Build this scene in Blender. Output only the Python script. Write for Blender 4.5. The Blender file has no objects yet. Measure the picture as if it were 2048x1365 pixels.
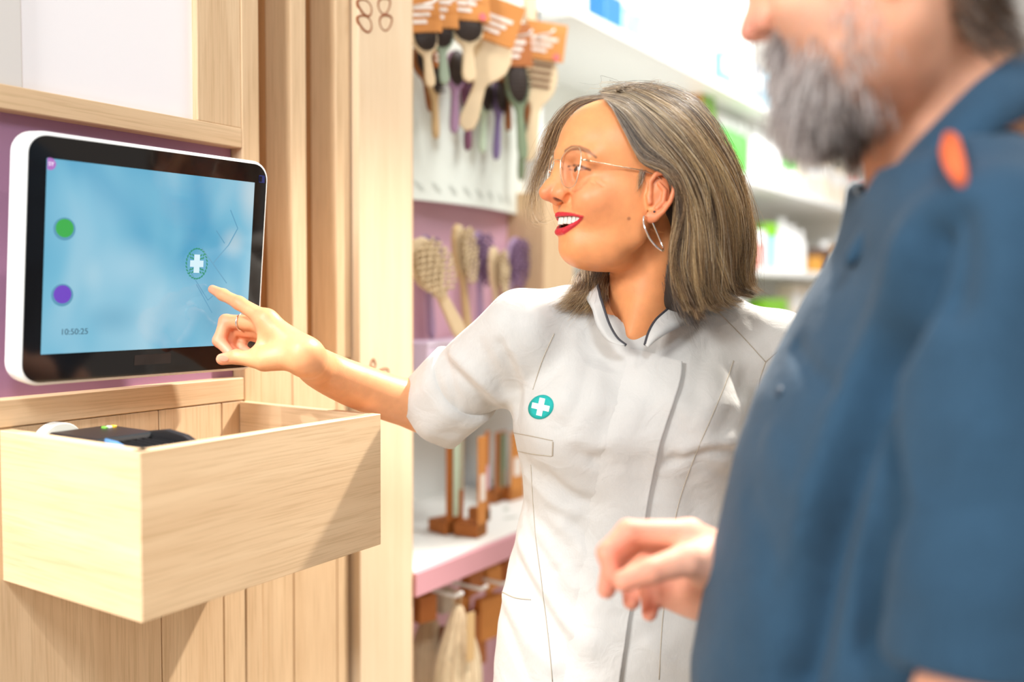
import bpy, bmesh, math, random
import numpy as np
from mathutils import Vector, Matrix, Euler
from mathutils.bvhtree import BVHTree

rng = np.random.default_rng(7)
random.seed(7)
R = math.radians
S = bpy.context.scene
COL = S.collection

# ------------------------------------------------------------------ camera, light, exposure
FPX, CAM_H, YAW, PITCH, ROLL = 1909.4, 1.37, 33.066, 2.958, 0.315
cam = bpy.data.cameras.new('camera')
cam_o = bpy.data.objects.new('camera', cam)
COL.objects.link(cam_o)
cam.sensor_width = 36.0
cam.lens = FPX / 2048 * 36.0
cam.clip_start = 0.02
cam.dof.use_dof = True
cam.dof.focus_distance = 1.31
cam.dof.aperture_fstop = 1.42
cam.dof.aperture_blades = 9
cy, sy, cp, sp, cr, sr = math.cos(R(YAW)), math.sin(R(YAW)), math.cos(R(PITCH)), math.sin(R(PITCH)), math.cos(R(ROLL)), math.sin(R(ROLL))
fwd = Vector((cy, sy, 0)); rgt = Vector((sy, -cy, 0)); up0 = Vector((0, 0, 1))
F3 = fwd * cp - up0 * sp
U2 = up0 * cp + fwd * sp
R3 = rgt * cr + U2 * sr
U3 = U2 * cr - rgt * sr
cam_o.matrix_world = Matrix(((R3.x, U3.x, -F3.x, 0), (R3.y, U3.y, -F3.y, 0), (R3.z, U3.z, -F3.z, CAM_H), (0, 0, 0, 1)))
S.camera = cam_o

world = bpy.data.worlds.new('world'); S.world = world; world.use_nodes = True
bg = world.node_tree.nodes['Background']
bg.inputs[0].default_value = (1.0, 0.91, 0.81, 1); bg.inputs[1].default_value = 0.34

S.view_settings.view_transform = 'Standard'
S.view_settings.look = 'None'
S.view_settings.gamma = 1
S.view_settings.use_curve_mapping = False
S.view_settings.exposure = 0.60

CROT = R(YAW - 90)                     # room frame seen along the view: x right, y forward, z up
def C2W(p):
    return Vector((rgt.x * p[0] + fwd.x * p[1], rgt.y * p[0] + fwd.y * p[1], p[2]))
def ray_w(px, py):
    return F3 + R3 * ((px - 1024) / FPX) - U3 * ((py - 682.5) / FPX)
def ray_c(px, py):
    d = ray_w(px, py)
    return np.array((d.dot(rgt), d.dot(fwd), d.z))
def pc(px, py, depth):
    """point in the view-aligned room frame whose forward distance is depth"""
    r = ray_c(px, py)
    return np.array((0, 0, CAM_H)) + r * (depth / r[1])
def on_wall(px, py, Y):
    d = ray_w(px, py); t = Y / d.y
    return Vector((0, 0, CAM_H)) + d * t

def lamp(name, kind, loc, target, energy, size=0.3, color=(1, 0.96, 0.9), spot=None, blend=0.3):
    l = bpy.data.lights.new(name, kind); o = bpy.data.objects.new(name, l); COL.objects.link(o)
    l.energy = energy; l.color = color
    if kind == 'AREA': l.size = size
    elif kind == 'SPOT': l.shadow_soft_size = size; l.spot_size = R(spot); l.spot_blend = blend
    else: l.shadow_soft_size = size
    o.location = C2W(loc)
    o.rotation_euler = (C2W(target) - C2W(loc)).to_track_quat('-Z', 'Y').to_euler()
    return o
# lamps, placed in the view-aligned frame (x right, y forward, z up)
lamp('key_light_left', 'AREA', (-1.5, -0.6, 2.2), (-0.3, 1.15, 1.2), 38, 0.6, (0.95, 0.98, 1.0))  # broad soft key from the left; its source is unseen, no window here
lamp('added_front_light', 'AREA', (0.12, -0.7, 2.6), (0.1, 1.25, 1.2), 17, 0.40, (0.77, 0.89, 1.0))  # cool soft light added for the shading of the tunic, no real fitting
lamp('ceiling_spot_counter', 'SPOT', (0.75, 0.35, 2.9), (-0.15, 1.3, 1.15), 14, 0.03, (1.0, 0.96, 0.90), 52, 0.2)
lamp('ceiling_spot_back', 'SPOT', (0.95, 2.2, 2.9), (0.36, 1.36, 1.36), 330, 0.04, (1.0, 0.95, 0.88), 50, 0.4)
lamp('added_box_side_spot', 'SPOT', (-1.1, 0.1, 2.9), (-0.42, 0.98, 1.12), 185, 0.03, (0.97, 0.97, 1.0), 23, 0.45)  # added spot, cone shaped to brighten only the tray box's left side
lamp('shelf_light', 'AREA', (0.7, 2.0, 2.75), (0.75, 3.2, 1.4), 22, 0.8, (0.98, 1.0, 1.0))
lamp('shelf_light_far', 'AREA', (1.5, 3.2, 2.8), (1.6, 4.6, 1.4), 36, 0.9, (1.0, 1.0, 1.0))

# ------------------------------------------------------------------ materials
def srgb(r, g, b):
    f = lambda c: (c / 255 / 12.92) if c / 255 <= 0.04045 else ((c / 255 + 0.055) / 1.055) ** 2.4
    return (f(r), f(g), f(b), 1.0)
def new_mat(name):
    m = bpy.data.materials.new(name); m.use_nodes = True
    return m, m.node_tree, m.node_tree.nodes['Principled BSDF']
def mat(name, col, rough=0.5, metal=0.0, spec=0.5, noise=0.0, scale=40.0, bump=0.0, sss=0.0, trans=0.0, emit=0.0):
    m, nt, b = new_mat(name)
    b.inputs['Base Color'].default_value = col
    b.inputs['Roughness'].default_value = rough
    b.inputs['Metallic'].default_value = metal
    b.inputs['Specular IOR Level'].default_value = spec
    b.inputs['Transmission Weight'].default_value = trans
    if sss:
        b.inputs['Subsurface Weight'].default_value = sss
        b.inputs['Subsurface Radius'].default_value = (0.012, 0.004, 0.002)
        b.inputs['Subsurface Scale'].default_value = 1.0
    if emit:
        b.inputs['Emission Color'].default_value = col; b.inputs['Emission Strength'].default_value = emit
    if noise or bump:
        tc = nt.nodes.new('ShaderNodeTexCoord')
        n = nt.nodes.new('ShaderNodeTexNoise'); n.inputs['Scale'].default_value = scale; n.inputs['Detail'].default_value = 4
        nt.links.new(tc.outputs['Object'], n.inputs['Vector'])
        if noise:
            mx = nt.nodes.new('ShaderNodeMix'); mx.data_type = 'RGBA'
            mx.inputs[6].default_value = tuple(c * (1 - noise) for c in col[:3]) + (1,)
            mx.inputs[7].default_value = tuple(min(1, c * (1 + noise)) for c in col[:3]) + (1,)
            nt.links.new(n.outputs['Fac'], mx.inputs[0]); nt.links.new(mx.outputs[2], b.inputs['Base Color'])
        if bump:
            bp = nt.nodes.new('ShaderNodeBump'); bp.inputs['Strength'].default_value = bump; bp.inputs['Distance'].default_value = 0.002
            nt.links.new(n.outputs['Fac'], bp.inputs['Height']); nt.links.new(bp.outputs['Normal'], b.inputs['Normal'])
    return m
def wood(name, light, dark, axis, rough=0.5, contrast=1.0):
    m, nt, b = new_mat(name)
    N, L = nt.nodes, nt.links
    tc = N.new('ShaderNodeTexCoord'); mp = N.new('ShaderNodeMapping')
    sc = {'x': (1.2, 34, 34), 'y': (34, 1.2, 34), 'z': (34, 34, 1.2)}[axis]
    mp.inputs['Scale'].default_value = sc
    oi = N.new('ShaderNodeObjectInfo'); add = N.new('ShaderNodeVectorMath'); add.operation = 'ADD'
    mul = N.new('ShaderNodeVectorMath'); mul.operation = 'SCALE'; mul.inputs['Scale'].default_value = 9.0
    L.new(oi.outputs['Random'], mul.inputs[0])
    cmb = N.new('ShaderNodeCombineXYZ')
    for i in range(3): L.new(oi.outputs['Random'], cmb.inputs[i])
    L.new(cmb.outputs[0], mul.inputs[0])
    L.new(tc.outputs['Object'], add.inputs[0]); L.new(mul.outputs[0], add.inputs[1]); L.new(add.outputs[0], mp.inputs['Vector'])
    n1 = N.new('ShaderNodeTexNoise'); n1.inputs['Scale'].default_value = 1.0; n1.inputs['Detail'].default_value = 5; n1.inputs['Distortion'].default_value = 0.9
    L.new(mp.outputs[0], n1.inputs['Vector'])
    mp2 = N.new('ShaderNodeMapping'); mp2.inputs['Scale'].default_value = tuple(s * 11 if s > 5 else s * 9 for s in sc)
    L.new(add.outputs[0], mp2.inputs['Vector'])
    n2 = N.new('ShaderNodeTexNoise'); n2.inputs['Scale'].default_value = 1.0; n2.inputs['Detail'].default_value = 3
    L.new(mp2.outputs[0], n2.inputs['Vector'])
    ramp = N.new('ShaderNodeValToRGB')
    ramp.color_ramp.elements[0].position = 0.28; ramp.color_ramp.elements[1].position = 0.68
    ramp.color_ramp.elements[0].color = dark; ramp.color_ramp.elements[1].color = light
    L.new(n1.outputs['Fac'], ramp.inputs[0])
    r2 = N.new('ShaderNodeValToRGB')
    d = 1 - 0.13 * contrast
    r2.color_ramp.elements[0].position = 0.33; r2.color_ramp.elements[0].color = (d, d * 0.97, d * 0.93, 1)
    r2.color_ramp.elements[1].position = 0.52; r2.color_ramp.elements[1].color = (1, 1, 1, 1)
    L.new(n2.outputs['Fac'], r2.inputs[0])
    mx = N.new('ShaderNodeMix'); mx.data_type = 'RGBA'; mx.blend_type = 'MULTIPLY'; mx.inputs[0].default_value = 1.0
    L.new(ramp.outputs[0], mx.inputs[6]); L.new(r2.outputs[0], mx.inputs[7]); L.new(mx.outputs[2], b.inputs['Base Color'])
    b.inputs['Roughness'].default_value = rough; b.inputs['Specular IOR Level'].default_value = 0.3
    bp = N.new('ShaderNodeBump'); bp.inputs['Strength'].default_value = 0.12; bp.inputs['Distance'].default_value = 0.001
    L.new(n2.outputs['Fac'], bp.inputs['Height']); L.new(bp.outputs['Normal'], b.inputs['Normal'])
    return m
OAK_L, OAK_D = srgb(223, 192, 153), srgb(210, 176, 136)
M = {}
for ax in 'xyz': M['oak_' + ax] = wood('light oak grain ' + ax, OAK_L, OAK_D, ax)
M['pale'] = wood('pale limewood', srgb(229, 204, 171), srgb(222, 195, 160), 'z', 0.5, 0.3)
M['pale_x'] = wood('pale edge wood', srgb(240, 220, 190), srgb(228, 200, 165), 'x', 0.5, 0.4)
M['mauve'] = mat('mauve painted panel', srgb(158, 116, 142), 0.45, noise=0.03, scale=8)
M['white'] = mat('white plastic', srgb(238, 236, 232), 0.35)
M['offwhite'] = mat('white painted board', srgb(236, 236, 230), 0.5)
M['greywall'] = mat('pale grey paint', srgb(214, 208, 202), 0.6)
M['black'] = mat('black plastic', (0.012, 0.011, 0.011, 1), 0.38, bump=0.05, scale=400)
M['metal'] = mat('brushed steel', (0.75, 0.73, 0.70, 1), 0.25, 1.0)
M['silver'] = mat('polished silver', (0.92, 0.90, 0.88, 1), 0.12, 1.0)
M['gold'] = mat('pale gold wire', (0.86, 0.74, 0.55, 1), 0.2, 1.0)

# ------------------------------------------------------------------ mesh helpers
def obj(name, bm, m, parent=None, smooth=False):
    """link one mesh object; bm is a bmesh or a mesh"""
    if isinstance(bm, bmesh.types.BMesh):
        me = bpy.data.meshes.new(name); bmesh.ops.recalc_face_normals(bm, faces=bm.faces[:]); bm.to_mesh(me); bm.free()
    else: me = bm
    if m is not None: me.materials.append(m)
    if smooth: me.polygons.foreach_set('use_smooth', [True] * len(me.polygons))
    o = bpy.data.objects.new(name, me); COL.objects.link(o)
    if parent is not None: o.parent = parent
    return o
def thing(name, label, cat, loc=(0, 0, 0), rot=(0, 0, 0), group=None):
    o = bpy.data.objects.new(name, None); COL.objects.link(o); o.empty_display_size = 0.05
    o.location = loc; o.rotation_euler = rot; o['label'] = label; o['category'] = cat
    if group: o['group'] = group
    return o
def tag(o, label, cat, group=None):
    o['label'] = label; o['category'] = cat
    if group: o['group'] = group
    return o
def struct(name, bm, m, parent=None):
    o = obj(name, bm, m, parent)
    if parent is None: o['kind'] = 'structure'
    return o
def dup(root, loc, rot=None, label=None, scale=None):
    r = root.copy(); COL.objects.link(r); r.location = loc
    if rot is not None: r.rotation_euler = rot
    if label: r['label'] = label
    if scale: r.scale = scale
    for ch in list(root.children):
        c = ch.copy(); COL.objects.link(c); c.parent = r
        for g in list(ch.children):
            d = g.copy(); COL.objects.link(d); d.parent = c
    return r
def box(lo, hi, bev=0.0, seg=2, bm=None):
    own = bm is None
    bm = bm or bmesh.new()
    t = bmesh.new()
    r = bmesh.ops.create_cube(t, size=1)
    for v in t.verts:
        v.co = Vector([lo[i] + (v.co[i] + 0.5) * (hi[i] - lo[i]) for i in range(3)])
    if bev: bmesh.ops.bevel(t, geom=t.edges[:], offset=bev, segments=seg, affect='EDGES', profile=0.5)
    merge(bm, t)
    return bm
def merge(bm, t):
    me = bpy.data.meshes.new('tmp'); t.to_mesh(me); t.free(); bm.from_mesh(me); bpy.data.meshes.remove(me)
    return bm
def prism(poly, d0, d1, axes=(0, 2, 1), bev=0.0, bm=None):
    """extrude a 2d polygon; axes = which world axes carry (u, v, depth)"""
    bm = bm or bmesh.new(); t = bmesh.new()
    def P(u, v, d):
        c = [0, 0, 0]; c[axes[0]] = u; c[axes[1]] = v; c[axes[2]] = d; return c
    a = [t.verts.new(P(u, v, d0)) for u, v in poly]; b = [t.verts.new(P(u, v, d1)) for u, v in poly]
    t.faces.new(a); t.faces.new(b[::-1])
    n = len(poly)
    for i in range(n): t.faces.new((a[i], b[i], b[(i + 1) % n], a[(i + 1) % n]))
    bmesh.ops.recalc_face_normals(t, faces=t.faces[:])
    if bev:
        ed = [e for e in t.edges if abs((e.verts[0].co - e.verts[1].co)[axes[2]]) < 1e-7]
        bmesh.ops.bevel(t, geom=ed, offset=bev, segments=2, affect='EDGES', profile=0.5)
    return merge(bm, t)
def rrect(w, h, r, n=6, cx=0, cz=0):
    pts = []
    for (sx, sz, a0) in ((1, 1, 0), (-1, 1, 90), (-1, -1, 180), (1, -1, 270)):
        for i in range(n + 1):
            a = R(a0 + 90 * i / n)
            pts.append((cx + sx * (w / 2 - r) + r * math.cos(a), cz + sz * (h / 2 - r) + r * math.sin(a)))
    return pts
def tube(pts, rad, n=8, closed=False, bm=None, cap=True):
    bm = bm or bmesh.new()
    P = [Vector(p) for p in pts]; m = len(P)
    rads = rad if hasattr(rad, '__len__') else [rad] * m
    rings = []; prev = None
    for i in range(m):
        if closed: t = (P[(i + 1) % m] - P[i - 1]).normalized()
        else: t = (P[min(i + 1, m - 1)] - P[max(i - 1, 0)]).normalized()
        if prev is None:
            a = Vector((0, 0, 1)) if abs(t.z) < 0.9 else Vector((1, 0, 0))
            u = t.cross(a).normalized()
        else: u = (prev - t * prev.dot(t)).normalized()
        prev = u; w = t.cross(u)
        rings.append([bm.verts.new(P[i] + (u * math.cos(2 * math.pi * j / n) + w * math.sin(2 * math.pi * j / n)) * rads[i]) for j in range(n)])
    for i in range(m if closed else m - 1):
        a, b = rings[i], rings[(i + 1) % m]
        for j in range(n): bm.faces.new((a[j], a[(j + 1) % n], b[(j + 1) % n], b[j]))
    if cap and not closed:
        bm.faces.new(rings[0][::-1]); bm.faces.new(rings[-1])
    return bm
def lathe(prof, n=20, c=(0, 0, 0), bm=None, sx=1.0, sy_=1.0):
    """prof: (radius, z) pairs"""
    bm = bm or bmesh.new(); rings = []
    for r, z in prof:
        if r < 1e-6: rings.append([bm.verts.new((c[0], c[1], c[2] + z))])
        else: rings.append([bm.verts.new((c[0] + r * sx * math.cos(2 * math.pi * j / n), c[1] + r * sy_ * math.sin(2 * math.pi * j / n), c[2] + z)) for j in range(n)])
    for a, b in zip(rings, rings[1:]):
        for j in range(n):
            k = (j + 1) % n
            if len(a) == 1 and len(b) == 1: continue
            if len(a) == 1: bm.faces.new((a[0], b[j], b[k]))
            elif len(b) == 1: bm.faces.new((a[j], a[k], b[0]))
            else: bm.faces.new((a[j], a[k], b[k], b[j]))
    return bm
def catmull(pts, n=8):
    P = [np.array(p, float) for p in pts]; P = [2 * P[0] - P[1]] + P + [2 * P[-1] - P[-2]]
    out = []
    for i in range(1, len(P) - 2):
        for k in range(n):
            t = k / n
            out.append(0.5 * ((2 * P[i]) + (-P[i - 1] + P[i + 1]) * t + (2 * P[i - 1] - 5 * P[i] + 4 * P[i + 1] - P[i + 2]) * t * t + (-P[i - 1] + 3 * P[i] - 3 * P[i + 1] + P[i + 2]) * t ** 3))
    out.append(P[-2]); return out
def text_obj(name, body, size, m, parent, loc, rot, extrude=0.0002, align='CENTER'):
    cu = bpy.data.curves.new(name, 'FONT'); cu.body = body; cu.size = size; cu.extrude = extrude
    cu.align_x = align; cu.align_y = 'CENTER'
    cu.materials.append(m)
    t = bpy.data.objects.new('tmp_text', cu); COL.objects.link(t); dg = bpy.context.evaluated_depsgraph_get()
    me = bpy.data.meshes.new_from_object(t.evaluated_get(dg)); bpy.data.objects.remove(t); me.name = name
    o = bpy.data.objects.new(name, me); COL.objects.link(o); o.parent = parent; o.location = loc; o.rotation_euler = rot
    return o

# ------------------------------------------------------------------ the setting
WY = 1.16                                # face of the oak wall
fl = struct('floor', box((-2.2, -3.0, -0.05), (7.5, 2.2, 0.0)), mat('pale floor', srgb(205, 196, 184), 0.4, noise=0.05, scale=3))
wl = struct('wall_left', box((-2.2, WY + 0.06, 0.0), (1.262, WY + 0.14, 2.9)), wood('darker toned backing', srgb(170, 122, 76), srgb(140, 96, 56), 'z', 0.6))  # backing board coloured darker than the oak pieces before it
wf = struct('wall_back', box((1.262, WY + 0.55, 0.0), (7.5, WY + 0.63, 2.9)), M['offwhite'])

def piece(name, lo, hi, m, parent=wl, bev=0.0012):
    return obj(name, box(lo, hi, bev, 1), m, parent)
# pieces of the wall behind the screen
zr0, zr1, zl0, zl1 = 1.589, 1.619, 1.199, 1.234
XP = 1.0165                              # left edge of the full-height post
piece('rail', (-2.2, WY, zr0), (XP, WY + 0.06, zr1), M['oak_x'])
piece('rail', (-2.2, WY, zl0), (XP, WY + 0.06, zl1), M['oak_x'])
pm = piece('panel', (-2.2, WY + 0.024, zl1), (XP - 0.002, WY + 0.06, zr0), M['mauve'], bev=0)
piece('stile', (0.9345, WY + 0.001, zr1), (XP, WY + 0.06, 2.9), M['oak_z'])
piece('panel', (0.674, WY + 0.012, zr1), (0.9345, WY + 0.06, 2.9), mat('white lacquer panel', srgb(243, 238, 238), 0.4), bev=0)
piece('panel', (-2.2, WY + 0.006, zr1), (0.6735, WY + 0.06, 2.9), M['greywall'], bev=0.001)
piece('post', (XP, WY - 0.001, 0.0), (1.0505, WY + 0.06, 2.9), M['oak_z'])
zs = 1.252                               # slats stand above this height, flush planks below
for x0, x1 in ((1.1195, 1.1532), (1.2232, 1.2585)):
    piece('slat', (x0, WY, zs), (x1, WY + 0.06, 2.9), M['oak_z'])
xs = [-2.2, -1.6, -1.0, -0.4, 0.05, 0.33, 0.60, 0.861, 0.973, XP]
for a, b in zip(xs, xs[1:]):
    piece('plank', (a + 0.0006, WY + 0.001, 0.0), (b - 0.0006, WY + 0.06, zl0 - 0.001), M['oak_z'])
for a, b in ((1.0505, 1.1195), (1.1195, 1.2232), (1.2232, 1.252)):
    piece('plank', (a + 0.0006, WY + 0.001, 0.0), (b - 0.0006, WY + 0.06, zs - 0.0005), M['oak_z'])

# ------------------------------------------------------------------ touchscreen terminal
MX, MY, MZ, MW, MH = 0.8006, 1.08, 1.4078, 0.3027, 0.2336
TA, TB = 0.0982, -0.0499
term = thing('touchscreen_terminal', 'white framed touchscreen with black bezel and a pale blue display on the mauve wall', 'touchscreen', (MX, MY, MZ), (TA, 0, TB))
FW, FH, FD = 0.3545, 0.303, 0.036
hb = prism(rrect(FW, FH, 0.026, 8, 0.0, -0.004), 0.001, FD, bev=0.004)
obj('housing', hb, M['white'], term, True)
gm, nt, b = new_mat('black bezel glass')
b.inputs['Base Color'].default_value = (0.006, 0.005, 0.005, 1); b.inputs['Roughness'].default_value = 0.06
obj('bezel', prism(rrect(FW - 0.009, FH - 0.009, 0.0225, 8, 0.0, -0.004), -0.0006, 0.002), gm, term)
# the lit picture
dm, nt, b = new_mat('lit display')
N, L = nt.nodes, nt.links
tc = N.new('ShaderNodeTexCoord'); mp = N.new('ShaderNodeMapping'); L.new(tc.outputs['Object'], mp.inputs[0]); mp.inputs['Scale'].default_value = (9, 9, 5)
nz = N.new('ShaderNodeTexNoise'); nz.inputs['Scale'].default_value = 1.0; nz.inputs['Detail'].default_value = 1.5; nz.inputs['Distortion'].default_value = 0.6; L.new(mp.outputs[0], nz.inputs['Vector'])
rp = N.new('ShaderNodeValToRGB'); rp.color_ramp.elements[0].position = 0.36; rp.color_ramp.elements[1].position = 0.70
rp.color_ramp.elements[0].color = srgb(86, 172, 210); rp.color_ramp.elements[1].color = srgb(176, 220, 238)
e = rp.color_ramp.elements.new(0.52); e.color = srgb(128, 198, 226)
L.new(nz.outputs['Fac'], rp.inputs[0])
def glow(prev, c, r, col, amt):
    d = N.new('ShaderNodeVectorMath'); d.operation = 'SUBTRACT'; d.inputs[1].default_value = (c[0], 0, c[1]); L.new(tc.outputs['Object'], d.inputs[0])
    s = N.new('ShaderNodeVectorMath'); s.operation = 'MULTIPLY'; s.inputs[1].default_value = (1 / r[0], 0, 1 / r[1]); L.new(d.outputs[0], s.inputs[0])
    ln = N.new('ShaderNodeVectorMath'); ln.operation = 'LENGTH'; L.new(s.outputs[0], ln.inputs[0])
    mr = N.new('ShaderNodeMapRange'); mr.interpolation_type = 'SMOOTHSTEP'; mr.inputs[1].default_value = 1.0; mr.inputs[2].default_value = 0.0; mr.inputs[3].default_value = 0; mr.inputs[4].default_value = amt
    L.new(ln.outputs['Value'], mr.inputs[0])
    mx = N.new('ShaderNodeMix'); mx.data_type = 'RGBA'; mx.inputs[7].default_value = col
    L.new(mr.outputs[0], mx.inputs[0]); L.new(prev, mx.inputs[6]); return mx.outputs[2]
o = rp.outputs[0]
for g in (((-0.10, 0.06), (0.10, 0.09), srgb(158, 212, 236), 0.55), ((-0.04, -0.01), (0.07, 0.05), srgb(172, 218, 238), 0.8), ((0.05, -0.05), (0.09, 0.07), srgb(150, 206, 230), 0.5),
          ((0.15, 0.10), (0.035, 0.06), srgb(206, 226, 234), 0.85), ((0.12, 0.03), (0.03, 0.03), srgb(196, 218, 228), 0.7), ((0.04, 0.07), (0.06, 0.05), srgb(88, 176, 214), 0.7),
          ((-0.06, -0.075), (0.05, 0.03), srgb(112, 178, 208), 0.6), ((-0.12, -0.09), (0.04, 0.05), srgb(160, 212, 235), 0.6), ((0.10, -0.07), (0.06, 0.06), srgb(100, 160, 190), 0.5), ((-0.09, -0.02), (0.02, 0.03), srgb(182, 222, 238), 0.6)):
    o = glow(o, *g)
b.inputs['Base Color'].default_value = (0.005, 0.005, 0.005, 1); b.inputs['Roughness'].default_value = 0.08
L.new(o, b.inputs['Emission Color']); b.inputs['Emission Strength'].default_value = 0.58
obj('display', box((-MW / 2, -0.0012, -MH / 2), (MW / 2, -0.0004, MH / 2)), dm, term)
def flat(name, polys, m, parent, y0, th=0.0004):
    bm = bmesh.new()
    for p in polys: prism(p, y0 - th, y0, bm=bm)
    return obj(name, bm, m, parent)
def ellipse(cx, cz, rx, rz, n=24, a=0.0):
    return [(cx + rx * math.cos(t) * math.cos(a) - rz * math.sin(t) * math.sin(a), cz + rx * math.cos(t) * math.sin(a) + rz * math.sin(t) * math.cos(a)) for t in [2 * math.pi * i / n for i in range(n)]]
def led(name, col, s=0.55):
    return mat(name, (0.01, 0.01, 0.01, 1), 0.1) if s == 0 else emis(name, col, s)
def emis(name, col, s):
    m, nt, b = new_mat(name); b.inputs['Base Color'].default_value = (0.01, 0.01, 0.01, 1); b.inputs['Roughness'].default_value = 0.08
    b.inputs['Emission Color'].default_value = col; b.inputs['Emission Strength'].default_value = s; return m
for cz, c, nm in ((0.035, srgb(62, 170, 74), 'green'), (-0.045, srgb(112, 70, 190), 'purple')):
    bt = flat('button', [ellipse(-0.1275, cz, 0.0138, 0.0138)], emis(nm + ' button rim', srgb(92, 150, 178), 0.7), term, -0.0012)
    bt['label'] = nm + ' round button shown on the display'
    flat('button_face', [ellipse(-0.1275, cz + 0.001, 0.0112, 0.0112)], emis(nm + ' button face', c, 0.7), bt, -0.0016)
lg = emis('logo green', srgb(30, 140, 112), 0.7)
polys = []
lx, lz = 0.0610, -0.0018
def leaf(cx, cz, a, ln, w):
    return [(cx + u * math.cos(a) - v * math.sin(a), cz + u * math.sin(a) + v * math.cos(a)) for u, v in ((-ln, 0), (-ln * .4, w), (ln * .3, w * .8), (ln, 0), (ln * .3, -w * .8), (-ln * .4, -w))]
for i in range(26):
    t = 2 * math.pi * i / 26
    polys.append(leaf(lx + 0.0165 * math.cos(t), lz + 0.0205 * math.sin(t), t + 1.9, 0.0025, 0.0011))
for q in range(4):
    for (u, v) in ((0.0066, 0.0072), (0.0066, 0.0118), (0.0100, 0.0082), (0.0108, 0.0126)):
        sx, sz = (1, 1, -1, -1)[q], (1, -1, 1, -1)[q]
        polys.append(leaf(lx + sx * u, lz + sz * v, math.atan2(sz, sx) + 0.5 * (u - 0.008) * 100, 0.0024, 0.0011))
flat('logo', polys, lg, term, -0.0012)['label'] = 'ring of small green leaves around a white cross'
cw = 0.0044
flat('logo_cross', [[(lx - cw, lz - 0.0125), (lx + cw, lz - 0.0125), (lx + cw, lz - cw), (lx + 0.0105, lz - cw), (lx + 0.0105, lz + cw), (lx + cw, lz + cw), (lx + cw, lz + 0.0125), (lx - cw, lz + 0.0125), (lx - cw, lz + cw), (lx - 0.0105, lz + cw), (lx - 0.0105, lz - cw), (lx - cw, lz - cw)]],
     emis('logo white', srgb(206, 232, 240), 0.7), term, -0.0012)
flat('corner_badge', [[(max(-MW / 2 + 0.0004, x), z) for x, z in ellipse(-MW / 2 + 0.0035, MH / 2 - 0.0065, 0.0072, 0.0072)]], emis('badge purple', srgb(176, 112, 190), 0.7), term, -0.0012)
text_obj('badge_text', 'SY', 0.0066, emis('badge lettering', srgb(244, 236, 248), 0.8), term, (-MW / 2 + 0.0048, -0.0018, MH / 2 - 0.0065), (R(90), 0, 0))
text_obj('clock_text', '10:50:25', 0.0105, emis('clock lettering', srgb(70, 104, 120), 0.6), term, (-0.1105, -0.0016, -0.0905), (R(90), 0, 0))
lm = emis('picture line', srgb(92, 154, 184), 0.7)
def seg(a, b, w=0.0007):
    a, b = Vector(a), Vector(b); d = (b - a).normalized(); n = Vector((-d.y, d.x)) * w
    return [tuple(a - n), tuple(b - n), tuple(b + n), tuple(a + n)]
flat('picture_lines', [seg((0.053, -0.015), (0.082, -0.052)), seg((0.068, 0.02), (0.112, -0.028)), seg((0.09, 0.045), (0.105, 0.028)), seg((0.112, 0.075), (0.126, 0.05)), seg((0.088, 0.0), (0.112, 0.026)), seg((0.112, 0.026), (0.126, 0.05)), seg((0.062, -0.03), (0.09, -0.07)), seg((0.082, -0.052), (0.09, -0.046))], lm, term, -0.0012, 0.0003)
fb = flat('camera_window', [rrect(0.010, 0.0105, 0.0008, 3, 0.1640, MH / 2 + 0.0062)], mat('dark blue sensor glass', srgb(36, 44, 96), 0.15), term, -0.0006)
flat('camera_pupil', [rrect(0.0045, 0.0075, 0.0006, 3, 0.1614, MH / 2 + 0.0062)], mat('black sensor', srgb(8, 10, 26), 0.1), fb, -0.0011)
flat('scanner_window', [[(-0.0268, -0.1375), (0.0275, -0.1375), (0.0275, -0.1240), (-0.0255, -0.1240), (-0.0268, -0.1252)]], mat('smoked scanner window', srgb(38, 30, 28), 0.2), term, -0.0006)
br = obj('wall_bracket', box((-0.05, FD - 0.001, -0.05), (0.05, 0.064, 0.05), 0.004), mat('bracket', srgb(120, 90, 108), 0.5), term)

# ------------------------------------------------------------------ oak tray box under the screen
BX0, BX1, BY0, BY1, BZ0, BZ1, BT = 0.632, 1.0228, 0.886, WY, 1.010, 1.1967, 0.0165
tray = thing('tray_box', 'open topped light oak tray box fixed to the wall below the touchscreen', 'box', (BX0, BY1, BZ0))
def tb(name, lo, hi, m): return obj(name, box([lo[0] - BX0, lo[1] - BY1, lo[2] - BZ0], [hi[0] - BX0, hi[1] - BY1, hi[2] - BZ0], 0.0009, 1), m, tray)
tb('front_board', (BX0 + 0.0005, BY0, BZ0), (BX1, BY0 + BT, BZ1), M['oak_x'])
tb('side_board', (BX0, BY0 + 0.0008, BZ0), (BX0 + BT, BY1, BZ1), M['oak_y'])
tb('side_board', (BX1 - BT, BY0 + BT, BZ0), (BX1 - 0.0004, BY1, BZ1), M['oak_y'])
tb('base_board', (BX0 + BT, BY0 + BT, BZ0 + 0.004), (BX1 - BT, BY1, BZ0 + 0.02), M['oak_x'])

# receipt printer lying in the tray
pr = thing('receipt_printer', 'black receipt printer with a ribbed paper door in the oak tray box', 'printer', (0.775, 0.985, BZ0 + 0.0205))
PH = 0.147
def pb(name, lo, hi, m=M['black'], bev=0.004, par=pr): return obj(name, box(lo, hi, bev, 2), m, par, False)
pb('body', (-0.105, -0.078, 0.0), (0.085, 0.115, PH), bev=0.006)
pb('rear_deck', (-0.122, 0.112, 0.0), (0.085, 0.172, 0.112), bev=0.004)
pb('top_cover', (-0.105, 0.012, PH - 0.004), (0.085, 0.115, PH + 0.019), bev=0.005)
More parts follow.
